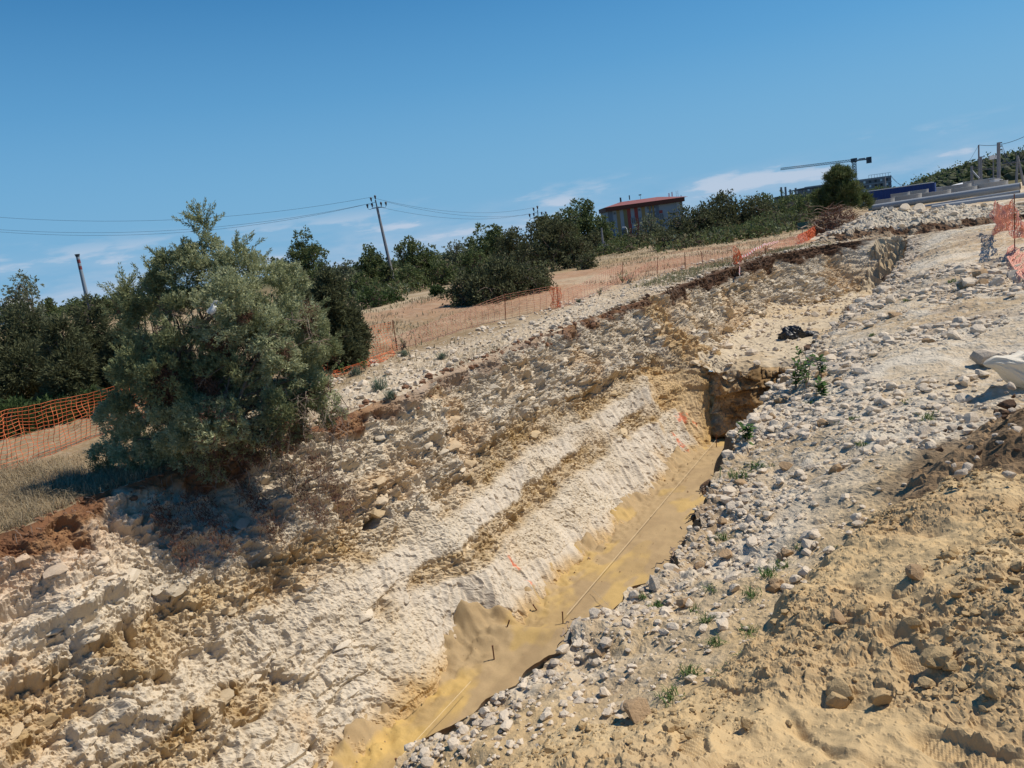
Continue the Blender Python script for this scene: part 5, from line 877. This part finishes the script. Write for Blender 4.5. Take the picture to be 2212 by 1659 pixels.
wins = [(740, 572, 845, 690, 2), (905, 560, 970, 660, 2), (760, 788, 865, 900, 2), (1335, 490, 1440, 600, 2), (1355, 700, 1460, 800, 2), (925, 770, 990, 860, 2), (385, 478, 432, 508, 1), (900, 402, 945, 430, 1), (1090, 345, 1110, 400, 1), (1160, 335, 1178, 388, 1), (1228, 325, 1246, 375, 1), (1105, 525, 1128, 632, 1), (1172, 518, 1196, 620, 1), (1240, 510, 1262, 612, 1), (1100, 455, 1188, 485, 1), (1235, 440, 1252, 470, 1), (555, 815, 620, 900, 1)]
for x0, y0, x1, y1, nn in wins:
    a0, z0 = fc(x0, y0); a1, z1 = fc(x1, y1); a1 = max(a1, a0+.3); f_ = .14 if nn == 2 else .07; mb = MB(); mb.box((a0, -.16, z1), (a0+f_, .02, z0), AX, O).box((a1-f_, -.16, z1), (a1, .02, z0), AX, O).box((a0+f_, -.16, z0-f_), (a1-f_, .02, z0), AX, O).box((a0+f_, -.16, z1), (a1-f_, .02, z1+f_), AX, O)
    if nn == 2: mb.box(((a0+a1)/2-.05, -.14, z1+f_), ((a0+a1)/2+.05, .02, z0-f_), AX, O)
    w = mb.build('window', GW if nn == 2 else GD, tb); mb = MB(); mb.box((a0+f_, -.10, z1+f_), (a1-f_, .0, z0-f_), AX, O); mb.build('pane', GLASS, w)
mb = MB(); mb.box((-.5, -1.0, -.28), (Wd+.5, DEP+.6, .92), AX, O); mb.build('fascia', FS, tb)
rz_, dx = 1.25, 5.4; R = np.array([[-.7, -.8, .93], [Wd+1.6, -.8, .93], [Wd+1.6, DEP+.8, .93], [-.7, DEP+.8, .93], [dx, DEP/2, .93+rz_], [Wd-5.5, DEP/2, .93+rz_]]); Rw = O+R[:, :1]*ex+R[:, 1:2]*ey+R[:, 2:]*UZ
mb = MB(); mb.add(Rw, t=[[3, 0, 4], [1, 2, 5]], q=[[0, 1, 5, 4], [2, 3, 4, 5], [3, 2, 1, 0]]); rf = mb.build('roof', RF, tb)
for x, z, s in [(615, 2.6, .22), (805, 2.9, .14), (1640, 2.0, .16), (1705, 2.2, .16)]: mb = MB(); mb.box((-s, -s, 0), (s, s, 1.3), AX, O+ex*(x-250)*K+ey*5.+UZ*(z-.5)); mb.build('chimney', STEEL if x < 900 else WHITE, rf)
mb = MB(); p = O+ex*(1035-250)*K+ey*5+UZ*3.0; mb.tube([p-UZ*.9, p+UZ*.4], .05, 5).box((-.45, -.05, .25), (.35, .05, .55), AX, p); mb.build('weather_vane', STEEL, rf)
lx = (1715-250)*K; mb = MB(); mb.box((lx-.02-.28, -.75, -8), (lx-.28+.04, -.69, 3.0), AX, O).box((lx+.24, -.75, -8), (lx+.3, -.69, 3.0), AX, O)
for z in np.arange(-7.8, 2.8, .45): mb.box((lx-.22, -.73, z), (lx+.24, -.70, z+.05), AX, O)
mb.build('ladder', WHITE, tb)
for xx in (.05, Wd-.25): mb = MB(); mb.tube([O+ex*xx-ey*.2+UZ*H0, O+ex*xx-ey*.2+UZ*(1.6 if xx > 1 else 0)], .11, 6); mb.build('drainpipe', GW, tb)
for z in (-3.2, -6.2): mb = MB(); mb.box((Wd, 2, z), (Wd+1.1, 8, z+1.1), AX, O); mb.build('balcony', mat('teal_balcony', (.16, .30, .32), .5, 0, fvar=0), tb)
# ------------------------------------------------------------------ far buildings, crane, chimney, houses
d = 560.; a = atd(1862, 391, d); b = atd(1925, 380, d); e = (b-a); e[2] = 0; Lw = np.linalg.norm(e); e /= Lw; n_ = np.cross(UZ, e); tg = thing('grey_block', 'long grey apartment block under construction behind the pine', 'building', (a[0], a[1], 0)); O = np.array([b[0], b[1], b[2]])-e*62
GB = mat('raw_block_wall', (.20, .185, .19), .9, .1, .3, fvar=0); GB2 = mat('concrete_band', (.33, .32, .33), .9, .1, .3, fvar=0); HB_ = 22.
mb = MB(); mb.box((0, 0, -HB_), (62, 14, 0), (e, n_, UZ), O); mb.build('wall', GB, tg)
for r_ in range(5): mb = MB(); mb.box((-.1, -.25, -3.2*r_-.9), (62.1, .05, -3.2*r_+(.4 if r_ == 0 else -.1)), (e, n_, UZ), O); mb.build('floor_band', GB2, tg)
for r_ in range(5):
    for k_ in range(15):
        x = 2+k_*4.0; mb = MB(); mb.box((x, -.12, -3.2*r_-2.75), (x+1.5, .05, -3.2*r_-1.2), (e, n_, UZ), O); mb.build('window', WHITE if (k_*7+r_*3) % 5 < 2 else GLASS, tg)
mb = MB()
for x in np.arange(46, 62, 2.): mb.box((x, 0, .4), (x+.15, .15, 2.6), (e, n_, UZ), O)
mb.box((46, 0, 2.4), (62, .15, 2.6), (e, n_, UZ), O); mb.build('scaffold_rail', STEEL, tg)
d = 480.; a = atd(1688, 425, d); b = atd(1762, 411, d); e = b-a; e[2] = 0; Lw = np.linalg.norm(e); e /= Lw; n_ = np.cross(UZ, e); tg = thing('concrete_shell', 'unfinished concrete frame building left of the pine', 'building', (a[0], a[1], 0)); O = a.copy(); O[2] = atd(1720, 413, d)[2]
mb = MB(); mb.box((0, 0, -16), (Lw+12, 12, -1.6), (e, n_, UZ), O); mb.build('wall', GB, tg); mb = MB(); mb.box((9, -.3, .4), (Lw+12, 12, 1.0), (e, n_, UZ), O); mb.build('roof_slab', STEEL, tg)
for x, h_ in ((0, 3.6), (2.6, 3.4), (5.4, 1.6), (8.8, 2.0), (13.5, .6), (18, .6), (22.5, .6)): mb = MB(); mb.box((x, .2, -1.6), (x+.9, 1.2, h_), (e, n_, UZ), O); mb.build('column', POLEC, tg)
# tower crane
d = 620.; mbase = atd(1849, 430, d); mbase[2] = 0.; top = atd(1845.5, 347, d); tip = atd(1687, 367, d+60); tail = atd(1878, 343, d-14); tg = thing('tower_crane', 'blue-grey tower crane with a long lattice jib', 'crane', (mbase[0], mbase[1], 0)); CR = mat('crane_paint', (.10, .16, .21), .6, 0, fvar=0)
def lattice(mb, A_, B_, s, n, r, tri=False):
    A_, B_ = np.asarray(A_, float), np.asarray(B_, float); ax = (B_-A_)/np.linalg.norm(B_-A_); X = np.cross(ax, UZ if abs(ax[2]) < .8 else SIDE); X /= np.linalg.norm(X); Y = np.cross(ax, X)
    off = [X*s-Y*s, X*s+Y*s, -X*s+Y*s, -X*s-Y*s] if not tri else [X*s, -X*s, (UZ-ax*ax[2])*s*1.9]
    for o in off: mb.tube([A_+o, B_+o], r, 4)
    for i in range(n):
        p, q_ = A_+(B_-A_)*i/n, A_+(B_-A_)*(i+1)/n
        for k_ in range(len(off)): mb.tube([p+off[k_], q_+off[(k_+1) % len(off)]], r*.7, 3); mb.tube([q_+off[k_], q_+off[(k_+1) % len(off)]], r*.6, 3)
mb = MB(); lattice(mb, [mbase[0], mbase[1], 0], [mbase[0], mbase[1], top[2]-1], 1.1, 16, .22); mb.build('mast', CR, tg); top = np.array([mbase[0], mbase[1], top[2]])
mb = MB(); lattice(mb, top-UZ*.4, tip, .8, 30, .17, True); mb.build('jib', CR, tg); mb = MB(); mb.tube([top, tail], .6, 4); mb.build('counter_jib', CR, tg)
mb = MB(); mb.box((-1.9, -1.5, -1.2), (1.9, 1.5, 1.8), (SIDE, HEAD, UZ), top); mb.build('cab', STEEL, tg); mb = MB(); mb.box((-2, -1, -3.2), (1.2, 1, 1.4), (SIDE, HEAD, UZ), tail); mb.build('counterweight', STEEL, tg); mb = MB(); mb.box((4, -.6, .3), (8.6, .6, 1.1), (SIDE, HEAD, UZ), top); mb.build('winch', STEEL, tg)
# striped chimney on the horizon
d = 640.; b = atd(190, 660, d); tp = atd(166.5, 549, d); b = np.array([tp[0], tp[1], -2.]); tg = thing('chimney_stack', 'tall thin grey chimney with red bands on the horizon', 'chimney', b); H_ = tp[2]-b[2]; CH = mat('chimney_grey', (.26, .30, .35), .8, .05, .1, fvar=0); CHR = mat('chimney_red', (.20, .055, .06), .8, 0, fvar=0)
def seg(z0, z1, r0, r1, mt, nm): mb = MB(); mb.tube([b+UZ*z0, b+UZ*z1], [r0, r1], 12); mb.build(nm, mt, tg)
seg(0, H_*.715, 1.75, 1.35, CH, 'shaft'); cur = .715
for f, mt in ((.78, CHR), (.835, CH), (.90, CHR), (.95, CH)): seg(H_*cur+.01, H_*f, 1.36, 1.34, mt, 'band'); cur = f
seg(H_*.95, H_, 1.35, 2.0, STEEL, 'crown_rim')
for px, py, w, h_, dd, lab in [(22, 658, 26, 14, 210, 'white house with a pitched roof at the far edge of the scrub'), (4, 676, 26, 12, 190, 'lower white house next to the pitched one')]:
    a = atd(px, py, dd); w_, hh = w*dd/F/2, h_*dd/F*2.2; tg = thing('white_house', lab, 'house', (a[0], a[1], -.5)); O = np.array([a[0], a[1], a[2]]); mb = MB(); mb.box((-w_, 0, -hh), (w_, 6, 0), AX, O); mb.build('wall', WHITE, tg); R = np.array([[-w_-.3, -.3, .01], [w_+.3, -.3, .01], [w_+.3, 6.3, .01], [-w_-.3, 6.3, .01], [-w_-.3, 3, 1.5], [w_+.3, 3, 1.5]]); mb = MB(); mb.add(O+R[:, :1]*ex+R[:, 1:2]*ey+R[:, 2:]*UZ, t=[[3, 0, 4], [1, 2, 5]], q=[[0, 1, 5, 4], [2, 3, 4, 5], [3, 2, 1, 0]]); mb.build('roof', WHITE, tg)
    for x in (-.5, .4): mb = MB(); mb.box((x*w_, -.06, -1.6), (x*w_+.9, .02, -.5), AX, O); mb.build('window', GLASS, tg)
# ------------------------------------------------------------------ pipe yard: pipes, concrete rings, blue wall, blocks
def z2(x, y): return 1836+.1699*x, 280.8+.1699*y
def zp(x, y, d): return atd(*z2(x, y), d)
def pipe(label, A_, B_, r, mt, inner):
    A_, B_ = np.asarray(A_), np.asarray(B_); t = thing('pipe', label, 'pipe', (A_+B_)/2-UZ*r); mb = MB(); mb.tube([A_, B_], r, 28, cap=False); ax = (B_-A_)/np.linalg.norm(B_-A_); mb.build('shell', mt, t, smooth=True); mb = MB(); mb.tube([B_-ax*.02, A_+ax*.02], r*.93, 28, cap=False); mb.build('bore', inner, t, smooth=True)
    mb = MB()
    for E_, s_ in ((A_, -1), (B_, 1)):
        X = np.cross(ax, UZ); X /= np.linalg.norm(X); Y = np.cross(ax, X); an = np.arange(28)*2*math.pi/28; ro = E_+r*(np.cos(an)[:, None]*X+np.sin(an)[:, None]*Y); ri = E_+.93*r*(np.cos(an)[:, None]*X+np.sin(an)[:, None]*Y); i = np.arange(28); j = (i+1) % 28; mb.add(np.concatenate([ro, ri]), q=np.stack([i, j, j+28, i+28], -1))
    mb.build('end_rim', mt, t)
def lying(px0, py0, d0, px1, py1, d1): return zp(px0, py0, d0), zp(px1, py1, d1)
a, b = lying(290, 992, 74, 2165, 715, 66); pipe('long thick dark steel pipe lying uppermost in the pipe yard', a, b, 44*.1699*68/F*1.0, PIPEG, STEEL)
a, b = lying(800, 998, 69, 2160, 785, 63); pipe('thinner dark pipe lying between the two thick ones', a, b, 22*.1699*64/F, PIPEG, STEEL)
a, b = lying(1050, 1000, 63, 2420, 815, 57); pipe('long pale grey pipe lying nearest the rubble heap', a, b, 46*.1699*60/F, mat('pale_pipe', (.40, .41, .41), .7, .05, 1, 12, .05), STEEL)
RI = mat('ring_concrete', (.36, .355, .34), .9, .12, 1.2, 10, .1)
def ring(label, x0, x1, ytop, h_px, d):
    c0 = zp((x0+x1)/2, ytop, d); r = (x1-x0)/2*.1699*d/F; h = h_px*.1699*d/F; c0[2] -= 0; b = c0-UZ*h; t = thing('concrete_ring', label, 'concrete ring', b); k = 36; an = np.arange(k)*2*math.pi/k; dirs = np.cos(an)[:, None]*SIDE+np.sin(an)[:, None]*HEAD; i = np.arange(k); j = (i+1) % k
    mb = MB(); ro, ri = r, r*.88; V = np.concatenate([b+dirs*ro, b+UZ*h+dirs*ro, b+UZ*h+dirs*ri, b+dirs*ri]); mb.add(V, q=np.concatenate([np.stack([i+a_*k, j+a_*k, j+b_*k, i+b_*k], -1) for a_, b_ in ((0, 1), (1, 2), (2, 3), (3, 0))])); mb.build('wall', RI, t)
    mb = MB(); V = np.concatenate([b+UZ*h*.97+dirs*(ro+.012), b+UZ*(h+.01)+dirs*(ro+.012), b+UZ*(h+.01)+dirs*(ri-.012), b+UZ*h*.97+dirs*(ri-.012)]); mb.add(V, q=np.concatenate([np.stack([i+a_*k, j+a_*k, j+b_*k, i+b_*k], -1) for a_, b_ in ((0, 1), (1, 2), (2, 3))])); mb.build('rim', mat('ring_rim', (.46, .455, .44), .9), t)
for x0, x1, yt, hp, d, lab in [(245, 548, 885, 120, 78, 'concrete ring nearest the pine at the pipe end'), (555, 888, 828, 150, 80, 'large concrete ring second from the pine'), (530, 745, 802, 120, 85, 'smaller concrete ring behind the second one'), (763, 982, 765, 170, 86, 'tall concrete ring in front of the blue wall end'), (930, 1258, 782, 140, 82, 'concrete ring against the thick pipe beyond the blue wall'), (1200, 1516, 697, 100, 90, 'concrete ring stacked behind beside the grey container'), (1258, 1588, 732, 130, 84, 'concrete ring in front of the stacked one'), (1588, 1972, 668, 150, 84, 'widest concrete ring under the concrete block')]: ring(lab, x0, x1, yt, hp, d)
a, b = zp(225, 800, 100), zp(1066, 668, 96); e = b-a; e[2] = 0; Lw = np.linalg.norm(e); e /= Lw; n_ = np.cross(UZ, e); zt = b[2]; t = thing('blue_wall', 'long blue sheet-metal wall with a white top edge behind the concrete rings', 'wall', (a[0], a[1], 0)); BL = mat('blue_sheet', (.012, .045, .19), .5, .04, .5, fvar=0); O = np.array([a[0], a[1], zt])
mb = MB(); nn = int(Lw/.2); x = np.repeat(np.linspace(0, Lw, nn), 2)[1:-1]; y = np.tile([0, 0, .04, .04], nn)[:len(x)]; V = np.concatenate([O+x[:, None]*e-y[:, None]*n_-UZ*3.2, O+x[:, None]*e-y[:, None]*n_]); i = np.arange(len(x)-1); mb.add(V, q=np.stack([i, i+1, i+1+len(x), i+len(x)], -1)); mb.build('corrugated_sheet', BL, t); mb = MB(); mb.box((0, -.08, .005), (Lw, .12, .10), (e, n_, UZ), O); mb.build('top_edge', WHITE, t); mb = MB(); mb.box((Lw+.005, -.06, -3.2), (Lw+.1, 2.5, -.02), (e, n_, UZ), O); mb.build('end_sheet', BL, t)
for k_, xx in enumerate(np.linspace(.3, Lw-.3, 5)): mb = MB(); mb.box((xx, .02, -3.2), (xx+.1, .12, -.02), (e, n_, UZ), O); mb.build('post', STEEL, t)
def block(name, label, cat, x0, y0, x1, h_px, dep, d, mt, mt2):
    a = zp(x0, y0, d); w_ = (x1-x0)*.1699*d/F; h = h_px*.1699*d/F; t = thing(name, label, cat, a-UZ*h); mb = MB(); mb.box((0, 0, -h), (w_, dep, 0), AX, a); mb.build('body', mt, t); mb = MB(); mb.box((-.05, -.05, .005), (w_+.05, dep+.05, .09), AX, a); mb.build('cap', mt2, t)
block('concrete_block', 'big grey concrete chamber behind the widest ring', 'concrete block', 1578, 650, 1840, 140, 2.2, 92, CONC, CONC); block('concrete_block', 'white block standing in for the sunlit side of the grey chamber', 'concrete block', 1838, 624, 1902, 120, 1.5, 91, WHITE, CONC); block('grey_container', 'pale grey container beyond the end of the blue wall', 'container', 1068, 742, 1230, 120, 3, 105, CONC, WHITE)  # sunlit right side of the chamber is a separate block coloured white
p = zp(1500, 668, 96); t = thing('shed', 'small blue shed with a pale curved roof behind the rings', 'shed', p-UZ*1.5); mb = MB(); mb.box((-.4, 0, -1.5), (4.5*.9, 3, -.2), AX, p); mb.build('wall', BL, t); mb = MB(); f = np.linspace(-.6, 4.2, 12); Q = [p+SIDE*x_+UZ*(.25*math.sin((x_+.6)/4.8*math.pi)-.15)-HEAD*.2 for x_ in f]; Q2 = [q_+HEAD*3.4 for q_ in Q]; Q3 = [q_-UZ*.12 for q_ in Q]; Q4 = [q_-UZ*.12 for q_ in Q2]; i = np.arange(11); mb.add(np.array(Q+Q2+Q3+Q4), q=np.concatenate([np.stack([i, i+1, i+13, i+12], -1), np.stack([i+24, i+36, i+37, i+25], -1), np.stack([i, i+24, i+25, i+1], -1)])); mb.build('roof', WHITE, t)
# poles of the pipe yard
def ypole(label, x, yb, yt, d, r, xt=None, name='yard_pole'):
    tp = zp(xt if xt is not None else x, yt, d); b = zp(x, yb, d); b[2] -= 1.5; t = thing(name, label, 'utility pole', b); mb = MB(); mb.tube([b, tp], [r*1.2, r], 7); mb.build('post', POLEC, t); return tp, t
q1, t1 = ypole('short pole with a slanting strut behind the shed', 1549, 655, 455, 105, .16); mb = MB(); mb.tube([q1-UZ*.6, zp(1642, 615, 104)], .10, 6); mb.build('strut', CONC, t1)
q2, t2 = ypole('thinnest tall mast in the pipe yard', 1641, 632, 190, 110, .10, 1637); q3, t3 = ypole('medium concrete pole beside the thin mast', 1663, 630, 338, 112, .18); q4, t4 = ypole('tallest concrete pole above the sunlit end of the grey chamber', 1890, 615, 157, 100, .20)
for q_, t_ in ((q3, t3), (q4, t4)):
    for k_ in range(3): mb = MB(); mb.box((.1, -.06, -.15-.42*k_), (.42, .06, -.02-.42*k_), AX, q_); mb.build('bracket', STEEL, t_)
tp, tl = ypole('slim floodlight mast between the concrete poles', 1821, 600, 372, 112, .07, name='floodlight_mast'); mb = MB(); mb.box((-.55, -.12, 0), (.55, .12, .55), AX, tp); mb.build('floodlight', WHITE, tl)
qa = zp(2130, 322, 125); ba = zp(2114, 640, 125); bb = zp(2215, 640, 125); t = thing('a_frame_pole', 'wooden A-frame power pole on the wooded hill edge', 'utility pole', ba); 
for b_ in (ba, bb): mb = MB(); mb.tube([b_-UZ, qa], [.2, .16], 6); mb.build('leg', POLEC, t)
mb = MB(); mb.box((-2.6, -.1, -.1), (2.6, .1, .1), AX, zp(2140, 402, 125)); mb.build('crossarm', STEEL, t)
for xx in (-2.4, -1.9, -.25, .3): a, b = MB(), MB(); insul(a, b, (zp(2140, 402, 125) if xx < -1 else qa-UZ*.1)+SIDE*xx, SIDE*.05, 1.6); a.build('insulator', STEEL, t)
wire('thin wire from the grey block to the thinnest mast', zp(515, 568, 130), q2, 5.2, .022); wire('thin wire from the thinnest mast off to the right', q2-UZ*.0, zp(2330, 25, 95), .6, .03)
for k_, (dz, lab) in enumerate(((.3, 'upper'), (.75, 'lower'))): wire(f'{lab} slack cable between the two concrete yard poles', q3-UZ*dz+SIDE*.4, q4-UZ*dz*2.2, 1.3, .022); wire(f'{lab} slack cable from the tallest yard pole to the right', q4-UZ*dz+SIDE*.4, zp(2330, -60+70*k_, 70), 2.6, .022); wire(f'{lab} line from the strutted pole to the A-frame', q1-UZ*dz*.4, zp(2090+40*k_, 402, 125), .6, .02)
# pole in front of the grey block
b = atd(1911, 408, 230); tp = zp(440, 553, 230); b[2] = 0; pole('concrete_pole', 'pale concrete pole in front of the grey apartment block', b, tp, .35, arm=False); wire('short wire from the grey block down to the blue wall', zp(520, 590, 130), zp(770, 700, 115), .6, .03)
# ------------------------------------------------------------------ wooded hill on the right
ang = np.linspace(-.05, 1.0, 60); rad = np.linspace(0, 1, 16); Pg = []
ridge = lambda x: np.interp(x, [0, .02, .063, .1, .14, .3, 1.2], [-2, 5, 12, 14.5, 17, 26, 40])
base_az = math.atan2(*(atd(1940, 410, 10)-CAM)[[1, 0]]); hu, hv = np.meshgrid(ang, rad, indexing='ij'); th = base_az-hu; dd_ = 420+380*hv; hz_ = ridge(hu)*np.sin(np.clip(hv*1.5, 0, 1)*math.pi/2)**1.3-.5
Hm = np.stack([np.cos(th)*dd_, np.sin(th)*dd_, hz_], -1); tag(obj('hill', mesh_np('hill', Hm, quads=grid_q(60, 16), col=np.broadcast_to(np.float32([.10, .10, .05]), Hm.shape)), EARTH), kind='structure')
n = 2600; a = tr.random(n)*1.0; h_ = tr.random(n)**.8; dd_ = 430+360*h_; zz = ridge(a)*np.sin(np.clip(h_*1.5, 0, 1)*math.pi/2)**1.3; Q = np.stack([np.cos(base_az-a)*dd_, np.sin(base_az-a)*dd_, zz+1.2], -1); mb = MB()
for i in range(5):
    S = I1[0]*(1+.55*(vn(I1[0][:, 0]*2.5+i*9, I1[0][:, 1]*2.5, I1[0][:, 2]*2.5, i)-.5))[:, None]; q_ = Q[i::5]; s_ = (2.2+1.8*tr.random(len(q_)))[:, None, None]; c = np.array([(.06, .075, .022), (.08, .09, .045), (.05, .065, .032), (.09, .095, .05), (.07, .08, .022)])[tr.integers(5, size=len(q_))]
    mb.add(S[None]*s_+q_[:, None], t=(I1[1][None]+(np.arange(len(q_))*len(S))[:, None, None]).reshape(-1, 3), c=np.repeat(c, len(S), 0).reshape(len(q_), len(S), 3).reshape(-1, 3))
P_, d_ = Q+[0, 0, 1.5], tr.normal(size=(n, 3))+[0, 0, 1]; leaf_cloud(mb, np.repeat(P_, 5, 0)+tr.normal(size=(n*5, 3))*1.8, np.repeat(d_, 5, 0), 1.6, .5, OAK, tr, 2, .8)
tag(mb.build('forest', LEAF), 'dark scrub forest covering the hill', 'forest', kind='stuff')
n = 900; az0 = math.atan2(*(atd(130, 660, 10)-CAM)[[1, 0]]); a = az0+.45-1.45*tr.random(n); dd_ = 260+500*tr.random(n); Q = np.stack([np.cos(a)*dd_, np.sin(a)*dd_, 0*a+.4], -1); mb = MB(); S = I1[0]*(1+.5*(vn(I1[0][:, 0]*2.5, I1[0][:, 1]*2.5, I1[0][:, 2]*2.5, 3)-.5))[:, None]
mb.add(S[None]*(2.0+1.2*tr.random(n))[:, None, None]*np.array([1.3, 1.3, .8])+Q[:, None], t=(I1[1][None]+(np.arange(n)*len(S))[:, None, None]).reshape(-1, 3), c=np.repeat(np.array([(.06, .075, .04), (.075, .09, .045), (.05, .065, .022)])[tr.integers(3, size=n)], len(S), 0))
leaf_cloud(mb, np.repeat(Q, 8, 0)+tr.normal(size=(n*8, 3))*[2.2, 2.2, 1.2]+[0, 0, 1], tr.normal(size=(n*8, 3))+[0, 0, 1], 1.3, .4, OAK, tr, 2, .8); tag(mb.build('distant_scrub', LEAF), 'distant belt of dark scrub along the horizon', 'scrub', kind='stuff')
